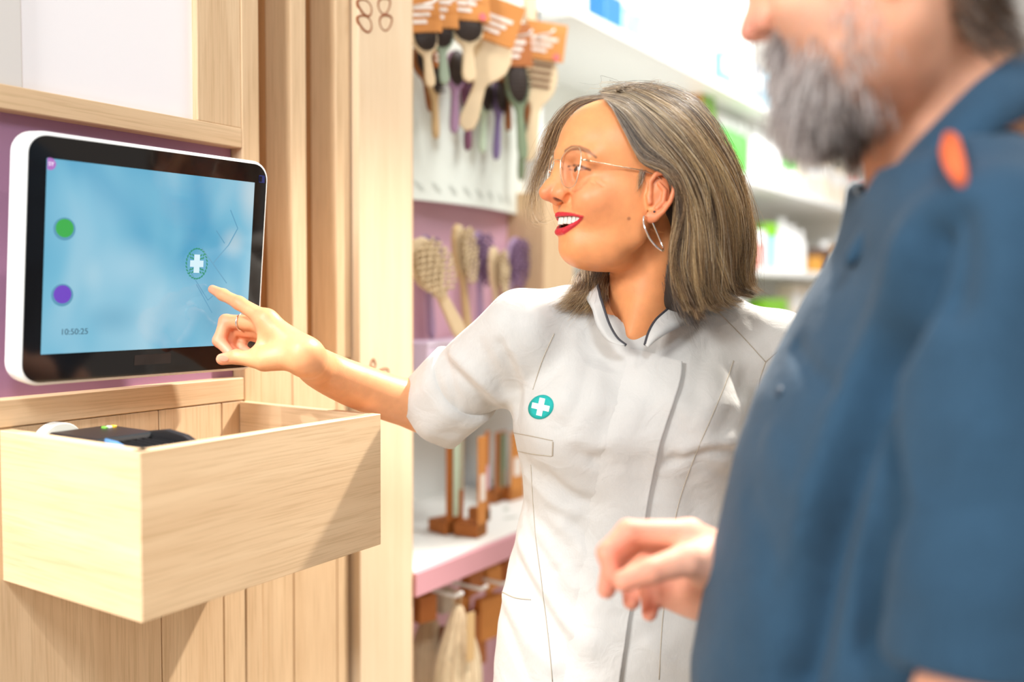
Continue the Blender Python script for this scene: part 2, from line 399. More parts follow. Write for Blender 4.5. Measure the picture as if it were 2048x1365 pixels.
# curved end cheek and paper door
ck = bmesh.new()
prof = [(-0.078, PH - 0.01), (-0.078, PH + 0.002), (-0.066, PH + 0.012), (-0.045, PH + 0.020), (-0.01, PH + 0.024), (0.02, PH + 0.020), (0.03, PH - 0.01)]
prism(prof, 0.066, 0.086, axes=(1, 2, 0), bm=ck, bev=0.002); obj('end_cheek', ck, M['black'], pr)
dm2 = mat('dark paper door', (0.022, 0.022, 0.024, 1), 0.25)
dr = bmesh.new(); prism([(-0.062, PH - 0.008), (-0.062, PH + 0.001), (-0.03, PH + 0.009), (0.01, PH + 0.011), (0.01, PH - 0.008)], -0.078, 0.066, axes=(1, 2, 0), bm=dr)
door = obj('paper_door', dr, dm2, pr)
for i in range(6):
    x = -0.066 + i * 0.024
    rb = bmesh.new(); prism([(-0.06, PH + 0.0005), (-0.06, PH + 0.0035), (-0.03, PH + 0.0125), (0.008, PH + 0.0145), (0.008, PH + 0.008)], x, x + 0.002, axes=(1, 2, 0), bm=rb)
    obj('rib', rb, M['black'], door)
obj('blue_strip', tube([(-0.084, 0.012, PH + 0.016), (-0.083, -0.010, PH + 0.014), (-0.082, -0.032, PH + 0.008), (-0.082, -0.036, PH + 0.003)], 0.0036, 8), mat('blue grey strip', srgb(92, 140, 190), 0.3), pr, True)  # small curved blue grey tube at the left end of the paper door
for x, c, nm in ((0.028, srgb(110, 170, 60), 'green'), (0.058, srgb(230, 180, 40), 'yellow'), (0.043, srgb(200, 200, 190), 'white')):
    obj('indicator', box((x, 0.085, PH + 0.018), (x + 0.010, 0.093, PH + 0.0215), 0.0008, 1), mat(nm + ' printer key', c, 0.4), pr)
pb('label_strip', (-0.01, -0.074, PH - 0.001), (0.03, -0.066, PH + 0.0012), mat('white printed strip', srgb(220, 218, 214), 0.5), 0.0004)
pr.scale = (0.43, 1, 1); pr.location.x = 0.7025
# roll of paper standing behind the printer
rl = thing('paper_roll', 'white paper roll standing on the back ledge of the black printer', 'roll', (0.688, 1.128, BZ0 + 0.0205 + 0.112 + 0.0305))
def ring(ro, ri, w, n=36):
    return lathe([(ri, -w), (ro - 0.001, -w), (ro, -w + 0.001), (ro, w - 0.001), (ro - 0.001, w), (ri, w), (ri, -w)], n)
r_ = obj('paper', ring(0.030, 0.012, 0.010), mat('thermal paper', srgb(216, 216, 206), 0.6), rl, False); r_.rotation_euler = (R(90), 0, 0)
r_ = obj('core', ring(0.012, 0.009, 0.0102), mat('grey core', srgb(190, 182, 172), 0.6), rl); r_.rotation_euler = (R(90), 0, 0)

# ------------------------------------------------------------------ pale wooden column with burnt leaf emblem
CX0, CX1, CY = 1.2645, 1.4120, 1.145
colm = thing('wooden_column', 'pale wooden column with burnt leaf emblem beside the oak slats', 'column', (CX0, CY, 0))
obj('shaft', box((0, 0, 0), (CX1 - CX0, 0.06, 2.9), 0.0015, 1), M['pale'], colm)
obj('edge_strip', box((CX1 - CX0, 0.022, 0), (CX1 - CX0 + 0.030, 0.06, 2.9), 0.001, 1), M['oak_z'], colm)
burn = mat('burnt brown line', srgb(140, 74, 26), 0.7)
def leaf_loop(cx, cz, a, ln, w, n=22):
    pts = []
    for i in range(n):
        t = 2 * math.pi * i / n
        u = ln * math.cos(t); v = w * math.sin(t) * (1 - 0.30 * math.cos(t))
        pts.append((cx + u * math.cos(a) - v * math.sin(a), 0.0005, cz + u * math.sin(a) + v * math.cos(a)))
    return pts
def emblem_at(px, py):
    p = on_wall(px, py, CY)
    return p.x - CX0, p.z
for px, py, a in ((729, 46, 168), (772, 44, 35), (729, 14, 168), (769, 10, 40)):
    cx, cz = emblem_at(px, py)
    obj('leaf_outline', tube(leaf_loop(cx, cz, R(a), 0.0185, 0.0125), [0.0016 + 0.0010 * (0.5 - 0.5 * math.cos(2 * math.pi * i / 22 + 2.2)) for i in range(22)], 6, True), burn, colm)
for dx, a in ((-20, 150), (20, 30)):
    cx, cz = emblem_at(745 + dx, 752); obj('leaf_outline', tube(leaf_loop(cx, cz, R(a), 0.0185, 0.0125), 0.002, 6, True), burn, colm)
cx, cz = emblem_at(746, 728); obj('leaf_outline', tube(leaf_loop(cx, cz, R(90), 0.008, 0.006), 0.0022, 6, True), burn, colm)

# ------------------------------------------------------------------ implicit-surface sculpting
def smin(a, b, k):
    if k <= 0: return np.minimum(a, b)
    h = np.maximum(k - np.abs(a - b), 0) / k
    return np.minimum(a, b) - h * h * k * 0.25
def seg_t(P, a, b):
    ab = np.asarray(b, float) - np.asarray(a, float); L = float(ab @ ab) + 1e-12
    return np.clip(sum((P[i] - a[i]) * ab[i] for i in range(3)) / L, 0, 1), ab
def d_cap(P, a, b, ra, rb):
    t, ab = seg_t(P, a, b)
    return np.sqrt(sum((P[i] - (a[i] + t * ab[i])) ** 2 for i in range(3))) - (ra + t * (rb - ra))
def d_ell(P, c, r, Rm=None):
    q = [P[i] - c[i] for i in range(3)]
    if Rm is not None: q = [sum(Rm[j][i] * q[j] for j in range(3)) for i in range(3)]   # columns of Rm = axes
    k0 = np.sqrt(sum((q[i] / r[i]) ** 2 for i in range(3))); k1 = np.sqrt(sum((q[i] / r[i] ** 2) ** 2 for i in range(3)))
    return k0 * (k0 - 1) / np.maximum(k1, 1e-6)
class Vol:
    def __init__(s, lo, hi, h):
        s.lo = np.array(lo, float); s.h = h
        s.n = np.ceil((np.array(hi) - s.lo) / h).astype(int) + 1
        s.D = np.full(s.n, 0.5, np.float32)
        s.ax = [(s.lo[i] + h * np.arange(s.n[i])).astype(np.float32) for i in range(3)]
    def sub(s, lo, hi):
        sl = []
        for i in range(3):
            a = int(max(0, math.floor((lo[i] - s.lo[i]) / s.h))); b = int(min(s.n[i], math.ceil((hi[i] - s.lo[i]) / s.h) + 1))
            if b <= a: return None, None
            sl.append(slice(a, b))
        return tuple(sl), [s.ax[0][sl[0]][:, None, None], s.ax[1][sl[1]][None, :, None], s.ax[2][sl[2]][None, None, :]]
    def op(s, fn, lo, hi, k, mode):
        m = k + 3 * s.h
        sl, P = s.sub(np.array(lo) - m, np.array(hi) + m)
        if sl is None: return
        d = fn(P)
        if mode == 'u': s.D[sl] = smin(s.D[sl], d, k)
        elif mode == 's': s.D[sl] = -smin(-s.D[sl], d, k)
        elif mode == 'i': s.D[sl] = -smin(-s.D[sl], -d, k)
    def cap(s, a, b, ra, rb=None, k=0.01, mode='u'):
        rb = ra if rb is None else rb; r = max(ra, rb)
        s.op(lambda P: d_cap(P, a, b, ra, rb), np.minimum(a, b) - r, np.maximum(a, b) + r, k, mode)
    def chain(s, pts, rs, k=0.01, mode='u', inner=None):
        def fn(P):
            d = None
            for i in range(len(pts) - 1):
                e = d_cap(P, pts[i], pts[i + 1], rs[i], rs[i + 1])
                d = e if d is None else smin(d, e, inner or 0.0)
            return d
        p = np.array(pts); r = max(rs)
        s.op(fn, p.min(0) - r, p.max(0) + r, k, mode)
    def ell(s, c, r, k=0.01, mode='u', Rm=None):
        m = max(r) if Rm is not None else np.array(r)
        s.op(lambda P: d_ell(P, c, r, Rm), np.array(c) - m, np.array(c) + m, k, mode)
    def push(s, c, r, amt, Rm=None):
        """raise (amt>0) or dent the surface by amt around c with gaussian radii r"""
        m = 2.6 * (max(r) if Rm is not None else np.array(r))
        sl, P = s.sub(np.array(c) - m, np.array(c) + m)
        if sl is None: return
        q = [P[i] - c[i] for i in range(3)]
        if Rm is not None: q = [sum(Rm[j][i] * q[j] for j in range(3)) for i in range(3)]
        s.D[sl] -= amt * np.exp(-0.5 * sum((q[i] / r[i]) ** 2 for i in range(3)))
    def groove(s, pts, w, amt):
        p = np.array(pts); m = 3 * w
        sl, P = s.sub(p.min(0) - m, p.max(0) + m)
        if sl is None: return
        d = None
        for a, b in zip(pts[:-1], pts[1:]):
            e = d_cap(P, a, b, 0, 0); d = e if d is None else np.minimum(d, e)
        s.D[sl] += amt * np.exp(-0.5 * (d / w) ** 2)
    def mesh(s, smooth=1):
        return surfnet(s.D, s.lo, s.h, smooth)
def surfnet(D, lo, h, smooth=1):
    n = np.array(D.shape); sg = D < 0
    cnt = np.zeros(n - 1, np.int8)
    for dx in (0, 1):
        for dy in (0, 1):
            for dz in (0, 1): cnt += sg[dx:n[0] - 1 + dx, dy:n[1] - 1 + dy, dz:n[2] - 1 + dz]
    I = np.argwhere((cnt > 0) & (cnt < 8))
    idx = np.full(n - 1, -1, np.int64); idx[I[:, 0], I[:, 1], I[:, 2]] = np.arange(len(I))
    acc = np.zeros((len(I), 3)); num = np.zeros(len(I))
    for ax in range(3):
        o1, o2 = [a for a in range(3) if a != ax]
        for u in (0, 1):
            for v in (0, 1):
                A = I.copy(); A[:, o1] += u; A[:, o2] += v; B = A.copy(); B[:, ax] += 1
                da = D[A[:, 0], A[:, 1], A[:, 2]]; db = D[B[:, 0], B[:, 1], B[:, 2]]
                x = (da < 0) != (db < 0); t = np.where(x, da / np.where(x, da - db, 1), 0)
                p = A.astype(float); p[:, ax] += t
                acc[x] += p[x]; num[x] += 1
    V = lo + h * acc / num[:, None]
    F = []
    for ax in range(3):
        o1, o2 = [a for a in range(3) if a != ax]
        sA = [slice(1, -1)] * 3; sA[ax] = slice(0, -1); sB = list(sA); sB[ax] = slice(1, None)
        E = np.argwhere(sg[tuple(sA)] != sg[tuple(sB)])
        off = np.ones(3, int); off[ax] = 0; E = E + off
        if len(E) == 0: continue
        inside = sg[E[:, 0], E[:, 1], E[:, 2]]
        q = []
        for (u, v) in ((-1, -1), (0, -1), (0, 0), (-1, 0)):
            c = E.copy(); c[:, o1] += u; c[:, o2] += v; q.append(idx[c[:, 0], c[:, 1], c[:, 2]])
        q = np.stack(q, 1)
        flip = inside if ax != 1 else ~inside
        q[~flip] = q[~flip][:, ::-1]
        F.append(q)
    F = np.concatenate(F); F = F[(F >= 0).all(1)]
    for _ in range(smooth): V = relax(V, F)
    return V, F
def relax(V, F, w=0.5):
    a = F.ravel(); b = np.roll(F, -1, 1).ravel(); c = np.roll(F, 1, 1).ravel()
    S_ = np.zeros_like(V); n = np.zeros(len(V))
    for t in (b, c):
        for i in range(3): S_[:, i] += np.bincount(a, V[t, i], len(V))
        n += np.bincount(a, None, len(V))
    return V * (1 - w) + w * S_ / np.maximum(n, 1)[:, None]
def np_mesh(name, V, F, cols=None, smooth=True):
    me = bpy.data.meshes.new(name); V = np.asarray(V, np.float32); F = np.asarray(F, np.int32); k = F.shape[1]
    me.vertices.add(len(V)); me.vertices.foreach_set('co', V.ravel())
    me.loops.add(F.size); me.loops.foreach_set('vertex_index', F.ravel())
    me.polygons.add(len(F)); me.polygons.foreach_set('loop_start', np.arange(0, F.size, k, dtype=np.int32))
    me.update(calc_edges=True); me.validate()
    if smooth: me.polygons.foreach_set('use_smooth', np.ones(len(F), bool))
    if cols is not None:
        ca = me.color_attributes.new('Col', 'FLOAT_COLOR', 'POINT')
        ca.data.foreach_set('color', np.concatenate([cols, np.ones((len(V), 1))], 1).astype(np.float32).ravel())
    return me
def joined(parts):
    """parts: (V, F, C) triples -> one"""
    Vs, Fs, Cs, n = [], [], [], 0
    for V, F, C in parts:
        Vs.append(V); Fs.append(F + n); Cs.append(C); n += len(V)
    return np.concatenate(Vs), np.concatenate(Fs), np.concatenate(Cs)
def bvh_of(V, F): return BVHTree.FromPolygons([Vector(v) for v in V], [tuple(map(int, f)) for f in F])
def chain_dist(V, pts, rs):
    P = [V[:, i] for i in range(3)]; d = None
    for i in range(len(pts) - 1):
        e = d_cap(P, pts[i], pts[i + 1], rs[i], rs[i + 1]); d = e if d is None else np.minimum(d, e)
    return d
def sstep(x, a, b):
    t = np.clip((x - a) / (b - a), 0, 1); return t * t * (3 - 2 * t)
def lin(r, g, b): return np.array(srgb(r, g, b)[:3])
def mixc(C, col, w): return C * (1 - w[:, None]) + np.asarray(col) * w[:, None]
def skin_mat(name, rough=0.42, bump=0.25, scale=900, sss=0.25):
    m, nt, b = new_mat(name); N, L = nt.nodes, nt.links
    at = N.new('ShaderNodeVertexColor'); at.layer_name = 'Col'
    tc = N.new('ShaderNodeTexCoord'); n = N.new('ShaderNodeTexNoise'); n.inputs['Scale'].default_value = 60; n.inputs['Detail'].default_value = 6
    L.new(tc.outputs['Object'], n.inputs['Vector'])
    mr = N.new('ShaderNodeMapRange'); mr.inputs[1].default_value = 0.3; mr.inputs[2].default_value = 0.7; mr.inputs[3].default_value = 0.93; mr.inputs[4].default_value = 1.05
    L.new(n.outputs['Fac'], mr.inputs[0])
    v = N.new('ShaderNodeVectorMath'); v.operation = 'SCALE'; L.new(at.outputs['Color'], v.inputs[0]); L.new(mr.outputs[0], v.inputs['Scale'])
    L.new(v.outputs[0], b.inputs['Base Color'])
    b.inputs['Roughness'].default_value = rough; b.inputs['Specular IOR Level'].default_value = 0.35
    b.inputs['Subsurface Weight'].default_value = sss; b.inputs['Subsurface Radius'].default_value = (0.010, 0.0035, 0.0015); b.inputs['Subsurface Scale'].default_value = 0.5
    n2 = N.new('ShaderNodeTexNoise'); n2.inputs['Scale'].default_value = scale; n2.inputs['Detail'].default_value = 2; L.new(tc.outputs['Object'], n2.inputs['Vector'])
    bp = N.new('ShaderNodeBump'); bp.inputs['Strength'].default_value = bump; bp.inputs['Distance'].default_value = 0.0006
    L.new(n2.outputs['Fac'], bp.inputs['Height']); L.new(bp.outputs['Normal'], b.inputs['Normal'])
    return m
def cloth_mat(name, col, weave=1500, rough=0.8, vary=0.04, sheen=0.2, bump=0.15, crumple=0.35):
    m, nt, b = new_mat(name); N, L = nt.nodes, nt.links
    tc = N.new('ShaderNodeTexCoord')
    n = N.new('ShaderNodeTexNoise'); n.inputs['Scale'].default_value = 14; n.inputs['Detail'].default_value = 6; L.new(tc.outputs['Object'], n.inputs['Vector'])
    mp = N.new('ShaderNodeMapping'); mp.inputs['Scale'].default_value = (weave, weave, weave * 0.06); L.new(tc.outputs['Object'], mp.inputs[0])
    n2 = N.new('ShaderNodeTexNoise'); n2.inputs['Scale'].default_value = 1; n2.inputs['Detail'].default_value = 1; L.new(mp.outputs[0], n2.inputs['Vector'])
    ad = N.new('ShaderNodeMath'); ad.operation = 'ADD'; L.new(n.outputs['Fac'], ad.inputs[0]); L.new(n2.outputs['Fac'], ad.inputs[1])
    mr = N.new('ShaderNodeMapRange'); mr.inputs[1].default_value = 0.6; mr.inputs[2].default_value = 1.4; mr.inputs[3].default_value = 1 - vary * 1.6; mr.inputs[4].default_value = 1 + vary
    L.new(ad.outputs[0], mr.inputs[0])
    v = N.new('ShaderNodeVectorMath'); v.operation = 'SCALE'; v.inputs[0].default_value = col[:3]; L.new(mr.outputs[0], v.inputs['Scale'])
    L.new(v.outputs[0], b.inputs['Base Color'])
    b.inputs['Roughness'].default_value = rough; b.inputs['Specular IOR Level'].default_value = 0.15; b.inputs['Sheen Weight'].default_value = sheen
    bp = N.new('ShaderNodeBump'); bp.inputs['Strength'].default_value = bump; bp.inputs['Distance'].default_value = 0.0008
    L.new(n2.outputs['Fac'], bp.inputs['Height'])
    n3 = N.new('ShaderNodeTexNoise'); n3.inputs['Scale'].default_value = 26; n3.inputs['Detail'].default_value = 5; n3.inputs['Distortion'].default_value = 1.2; L.new(tc.outputs['Object'], n3.inputs['Vector'])
    b2 = N.new('ShaderNodeBump'); b2.inputs['Strength'].default_value = crumple; b2.inputs['Distance'].default_value = 0.006
    L.new(n3.outputs['Fac'], b2.inputs['Height']); L.new(bp.outputs['Normal'], b2.inputs['Normal']); L.new(b2.outputs['Normal'], b.inputs['Normal'])
    return m
def hair_mat(name, stops, rough=0.38, spec=0.5, root=(0, 0, 0, 0)):
    """colour per strand: ramp over the strand's random value; slightly anisotropic by thin tubes"""
    m, nt, b = new_mat(name); N, L = nt.nodes, nt.links
    hi = N.new('ShaderNodeHairInfo'); rp = N.new('ShaderNodeValToRGB')
    for i, (p, c) in enumerate(stops):
        e = rp.color_ramp.elements[i] if i < 2 else rp.color_ramp.elements.new(p)
        e.position = p; e.color = c
    L.new(hi.outputs['Random'], rp.inputs[0])
    mx = N.new('ShaderNodeMix'); mx.data_type = 'RGBA'; mr = N.new('ShaderNodeMapRange'); mr.inputs[1].default_value = 0.0; mr.inputs[2].default_value = 0.55; mr.inputs[3].default_value = root[3]; mr.inputs[4].default_value = 0.0
    mx.inputs[7].default_value = tuple(root[:3]) + (1,); L.new(hi.outputs['Intercept'], mr.inputs[0]); L.new(mr.outputs[0], mx.inputs[0]); L.new(rp.outputs[0], mx.inputs[6]); L.new(mx.outputs[2], b.inputs['Base Color'])
    b.inputs['Roughness'].default_value = rough; b.inputs['Specular IOR Level'].default_value = spec
    return m
def strands(name, curves, radius, m, parent, tip=0.35):
    """curves: list of (n,3) arrays -> one hair-curves object"""
    hc = bpy.data.hair_curves.new(name); hc.add_curves([len(c) for c in curves])
    P = np.concatenate(curves).astype(np.float32)
    hc.attributes['position'].data.foreach_set('vector', P.ravel())
    rad = np.concatenate([radius * np.interp(np.linspace(0, 1, len(c)), [0, 0.6, 1], [1, 0.9, tip]) for c in curves]).astype(np.float32)
    ra = hc.attributes.get('radius') or hc.attributes.new('radius', 'FLOAT', 'POINT')
    ra.data.foreach_set('value', rad)
    hc.materials.append(m)
    o = bpy.data.objects.new(name, hc); COL.objects.link(o); o.parent = parent
    return o

# ------------------------------------------------------------------ the woman: head
W_BASE = np.array((0.175, 1.34, 0.0))
woman = thing('person', 'woman with grey shoulder length hair in a pale tunic pointing at the touchscreen', 'person', C2W(W_BASE), (0, 0, CROT))
PSI, PHI = R(18), R(8)
hf = np.array([-math.cos(PSI) * math.cos(PHI), -math.sin(PSI) * math.cos(PHI), math.sin(PHI)])
hl = np.array([math.sin(PSI), -math.cos(PSI), 0.0])
hu = np.cross(hl, hf); hu = hu if hu[2] > 0 else -hu
HB = np.stack([hf, hl, hu])              # rows = head axes in the view-aligned frame
HO = pc(1257, 392, 1.30)
def h2c(p): return np.asarray(p) @ HB + HO
def c2h(p): return (np.asarray(p) - HO) @ HB.T
def h2b(p): return h2c(p) - W_BASE       # head frame -> the woman's own frame
SK_W = lin(228, 152, 98)
def msym(p, s): return np.array((p[0], p[1] * s, p[2]))
ULR = [.0023, .0021, .0017, .0014, .0010]; LLR = [.0043, .0039, .0029, .0020, .0011]
NECK = [c2h(pc(1290, 455, 1.325)), c2h(pc(1292, 590, 1.345)), c2h(pc(1290, 690, 1.36))]
def build_head(lips=None, neck=None, h=.0013, chest=True, male=False):
    v = Vol((-.125, -.105, -.27), (.145, .105, .145), h)
    v.ell((-.008, 0, .043), (.097, .074, .083), 0.0)
    v.ell((.035, 0, .054), (.072, .066, .068), .02)
    v.ell((.034, 0, -.018), (.053, .058, .078), .025)
    v.ell((.018, 0, -.018), (.052, .066, .060), .02)
    v.ell((.0665, 0, -.0790), (.0195, .020, .0165), .020)
    v.ell((.064, 0, -.045), (.0325, .031, .030), .014)                    # maxilla
    for s in (1, -1):
        y = lambda p: msym(p, s)
        v.chain([y((.002, .049, -.035)), y((.004, .046, -.056)), y((.030, .034, -.072)), y((.060, .012, -.079))], [.012, .0125, .014, .014], .02, inner=.01)
        v.ell(y((.066, .040, -.020)), (.024, .022, .021), .022)          # raised cheek
        v.cap(y((.098, .008, .036)), y((.078, .046, .031)), .0085, .008, .018)   # brow
        v.ell(y((.101, .030, .013)), (.015, .0185, .0115), .014, 's')    # socket
        v.ell(y((.0800, .0305, .0155)), (.0138, .0150, .0132), .006)     # lids over the eyeball
        v.ell(y((.0945, .0310, .0160)), (.0075, .0150, .0027), .002, 's')
    # nose
    v.chain([(.0985, 0, .026), (.1030, 0, .010), (.1120, 0, -.0075), (.1172, 0, -.0160)], [.0080, .0080, .0088, .0098], .012, inner=.006)
    v.cap((.1150, 0, -.0195), (.1010, 0, -.0255), .0056, .0056, .006)
    for s in (1, -1):
        y = lambda p: msym(p, s)
        v.ell(y((.1000, .0125, -.0180)), (.0110, .0062, .0075), .006)
        v.cap(y((.098, .008, .012)), y((.098, .013, -.012)), .008, .009, .012)
        v.ell(y((.1045, .0115, -.0262)), (.0085, .0046, .0042), .0015, 's')
        v.groove([y((.0930, .0185, -.0170)), y((.0860, .0250, -.0300)), y((.0750, .0335, -.0440))], .0032, .0030)
        v.push(y((.074, .037, -.030)), (.010, .010, .012), .0030)
        v.groove([y((.0980, .0190, -.0130)), y((.0965, .0200, -.0250))], .0016, .0012)
    if lips:
        ul, ll, cv = lips
        for s in (1, -1):
            v.chain([msym(p, s) for p in cv], [.0086, .0079, .0066, .0048, .0024], .002, 's')
        v.ell((.060, 0, -.053), (.030, .022, .010), .003, 's')
        for s in (1, -1):
            v.chain([msym(p, s) for p in ul], ULR, .003, inner=.002)
            v.chain([msym(p, s) for p in ll], LLR, .003, inner=.002)
    v.groove([(.0880, -.012, -.0775), (.0885, 0, -.0780), (.0880, .012, -.0775)], .0035, .0022)
    # ears
    for s in (1, -1):
        y = lambda p: msym(p, s)
        a = R(24) * s; Rm = np.array([[math.cos(a), math.sin(a), 0], [-math.sin(a), math.cos(a), 0], [0, 0, 1.0]])
        v.ell(y((-.0075, .0745, -.005)), (.0150, .0042, .0270), .005, Rm=Rm)
        helix = [(.004, .0745, -.004), (.0062, .0755, .010), (.0010, .0790, .0205), (-.0085, .0830, .0240), (-.0180, .0870, .0185), (-.0225, .0885, .0040), (-.0200, .0865, -.0120), (-.0140, .0830, -.0250), (-.0060, .0790, -.0345)]
        v.chain([y(p) for p in helix], [.0030, .0032, .0034, .0036, .0036, .0034, .0032, .0034, .0050], .003)
        v.ell(y((-.0005, .0765, -.0345)), (.0068, .0042, .0080), .005)
        v.ell(y((-.0030, .0850, -.0095)), (.0085, .0075, .0115), .003, 's')
        v.ell(y((-.0080, .0870, .0120)), (.0070, .0045, .0050), .003, 's')
        v.chain([y((-.0040, .0800, .0090)), y((-.0125, .0825, .0010)), y((-.0125, .0820, -.0130)), y((-.0060, .0795, -.0225))], [.0024, .0030, .0030, .0030], .003)
        v.cap(y((.0050, .0745, -.0080)), y((.0035, .0765, -.0165)), .0036, .0034, .004)
    # neck
    if neck is None:
        v.chain(NECK, [.050, .048, .058], .022, inner=.02)
        v.cap(c2h(pc(1335, 500, 1.305)), c2h(pc(1262, 672, 1.305)), .012, .008, .03)
    else: v.chain(neck, [.066, .066, .070], .03, inner=.02)
    if male:
        v.ell((.064, 0, -.082), (.026, .030, .022), .02); v.ell((.02, 0, -.05), (.055, .066, .05), .03)
    v.ell((.030, 0, -.082), (.040, .034, .022), .03)     # neck muscle
    if chest: v.ell(c2h(pc(1272, 775, 1.375)), (.115, .080, .085), .03)
    return v
_bv, _bf = build_head(h=.002).mesh(1)
HBVH = bvh_of(h2c(_bv), _bf)
def on_head(line, bv=None):
    out = []
    for px, py in line:
        r = ray_c(px, py); hit = (bv or HBVH).ray_cast(Vector((0, 0, CAM_H)), Vector(r))
        if hit[0] is not None: out.append(c2h(np.array(hit[0])))
    return out
def ray_plane(px, py, p0, n):
    """where the pixel's ray meets a plane given in the head frame"""
    o = c2h(np.array((0, 0, CAM_H))); d = ray_c(px, py) @ HB.T
    t = ((np.asarray(p0) - o) @ np.asarray(n)) / (d @ np.asarray(n)); return o + d * t
def lip_line(px):
    """mouth line in pixels -> points on the bare face, starting on the midline"""
    p = on_head(px); p[0] = np.array((p[0][0], 0.0, p[0][2])); return p
UL = lip_line([(1113, 431.5), (1124, 429), (1140, 429.5), (1154, 431), (1165, 433)]); UL[0][0] = UL[1][0] + .0030; UL[0][2] = UL[1][2]
LLp = lip_line([(1121, 467), (1129, 462), (1142, 453), (1153, 446), (1164, 435)]); LLp[0][0] = LLp[1][0] + .0022; LLp[0][2] = LLp[1][2] - .001
CV = lip_line([(1116, 447), (1126, 444), (1140, 440.5), (1152, 438), (1162, 434.5)]); CV[0][0] = CV[1][0] + .003
hv = build_head((UL, LLp, CV))
# fine wrinkles round the near eye
for s in (1, -1):
    for (a, b, c) in (((.083, .049, .014), (.073, .056, .010), (.062, .061, .003)), ((.083, .050, .010), (.074, .056, .003), (.064, .060, -.005)), ((.085, .047, .006), (.077, .053, -.001), (.068, .057, -.009)), ((.083, .050, .019), (.074, .056, .018), (.064, .061, .014)), ((.090, .036, .000), (.082, .046, -.003), (.075, .052, -.008)), ((.092, .028, -.002), (.088, .038, -.0045), (.082, .045, -.008))):
        hv.groove([msym(a, s), msym(b, s), msym(c, s)], .0013, .0016)
HV, HF = hv.mesh(1)
HBVH = bvh_of(h2c(HV), HF)
def head_colors(V):
    n = len(V); C = np.tile(SK_W, (n, 1))
    A = V.copy(); A[:, 1] = np.abs(A[:, 1])
    C = mixc(C, lin(232, 142, 104), 0.55 * np.exp(-(((A[:, 0] - .07) / .03) ** 2 + ((A[:, 1] - .045) / .025) ** 2 + ((A[:, 2] + .015) / .025) ** 2)))
    C = mixc(C, lin(226, 120, 86), 0.6 * np.exp(-(((A[:, 0] - .118) / .016) ** 2 + ((A[:, 2] + .020) / .012) ** 2)) * (A[:, 0] > .09))
    C = mixc(C, lin(228, 128, 92), 0.6 * sstep(A[:, 1], .072, .080) * (A[:, 2] < .03) * (A[:, 2] > -.045))
    for pts, rs in ((UL, ULR), (LLp, LLR)):
        d = chain_dist(A, pts, rs); C = mixc(C, lin(198, 46, 56), 1 - sstep(d, .0007, .0016))
    cav = (chain_dist(A, CV, [.0100, .0093, .0080, .0060, .0032]) < 0) & (chain_dist(A, LLp, LLR) > .0008) & (chain_dist(A, UL, ULR) > .0008)
    C[cav] = lin(92, 22, 26)
    C = mixc(C, lin(96, 40, 30), (1 - sstep(np.sqrt(((A[:, 0] - .1045) / .0090) ** 2 + ((A[:, 1] - .0110) / .0050) ** 2 + ((A[:, 2] + .0255) / .0044) ** 2), .75, 1.15)) * .85)
    # brows and lashes, found on the surface
    for s in (1, -1):
        for line, r, col, amt in (([(1131, 302), (1142, 296), (1158, 296), (1175, 302), (1192, 315)], (.0020, .0028, .0027, .0022, .0010), lin(100, 70, 54), .70), ([(1137, 333), (1148, 331), (1160, 332), (1172, 337), (1180, 340)], (.0008, .0010, .0012, .0012, .0008), lin(66, 40, 38), .85), ([(1139, 339), (1150, 341), (1162, 340), (1172, 338)], (.0006, .0007, .0007, .0006), lin(110, 60, 54), .6)):
            pts = [msym(q, s) for q in on_head(line)]
            d = chain_dist(V, pts, r); C = mixc(C, col, amt * (1 - sstep(d, -.0005, .0016)))
    # a mole and freckles
    for p, r in (((.0235, .0640, -.0395), .0022), ((.040, .046, -.096), .0016), ((.018, .050, -.110), .0012), ((.03, .066, -.01), .001)):
        d = np.sqrt(((A - np.array(p)) ** 2).sum(1)); C = mixc(C, lin(150, 92, 66), 0.75 * (1 - sstep(d, r * 0.6, r * 1.5)) * (V[:, 1] > 0))
    # scalp under the hair
    sc_ = sstep(A[:, 2] + .55 * (.06 - A[:, 0]) , .085, .11) * (1 - sstep(A[:, 0], .045, .066))
    C = mixc(C, lin(96, 86, 78), np.clip(sc_, 0, 1) * (A[:, 2] > .0))
    return C
HC = head_colors(HV)
W_SKIN = skin_mat('warm skin')

# ------------------------------------------------------------------ eyes, teeth, glasses, earrings
def hb_obj(name, bm, m, parent=woman, smooth=True):
    for v in bm.verts: v.co = Vector(h2b(np.array(v.co)))
    return obj(name, bm, m, parent, smooth)
def uv_ball(c, r, n=20, squash=(1, 1, 1)):
    bm = bmesh.new(); bmesh.ops.create_uvsphere(bm, u_segments=n, v_segments=n // 2, radius=1)
    for v in bm.verts: v.co = Vector((c[0] + v.co.x * r * squash[0], c[1] + v.co.y * r * squash[1], c[2] + v.co.z * r * squash[2]))
    return bm
m_eye = mat('eye white', srgb(226, 214, 206), 0.15); m_iris = mat('brown iris', srgb(74, 46, 32), 0.1); m_pup = mat('pupil', (0.004, 0.004, 0.004, 1), 0.05)
m_tooth = mat('teeth enamel', srgb(226, 218, 204), 0.18)
for s in (1, -1):
    ec = np.array((.0800, .0305 * s, .0155))
    e = hb_obj('eye', uv_ball(ec, .0124), m_eye)
    g = np.array((.97, -.02, -.06)); g /= np.linalg.norm(g)
    hb_obj('iris', uv_ball(ec + g * .0085, .0056, 16), m_iris, e); hb_obj('pupil', uv_ball(ec + g * .0122, .0022, 12), m_pup, e)
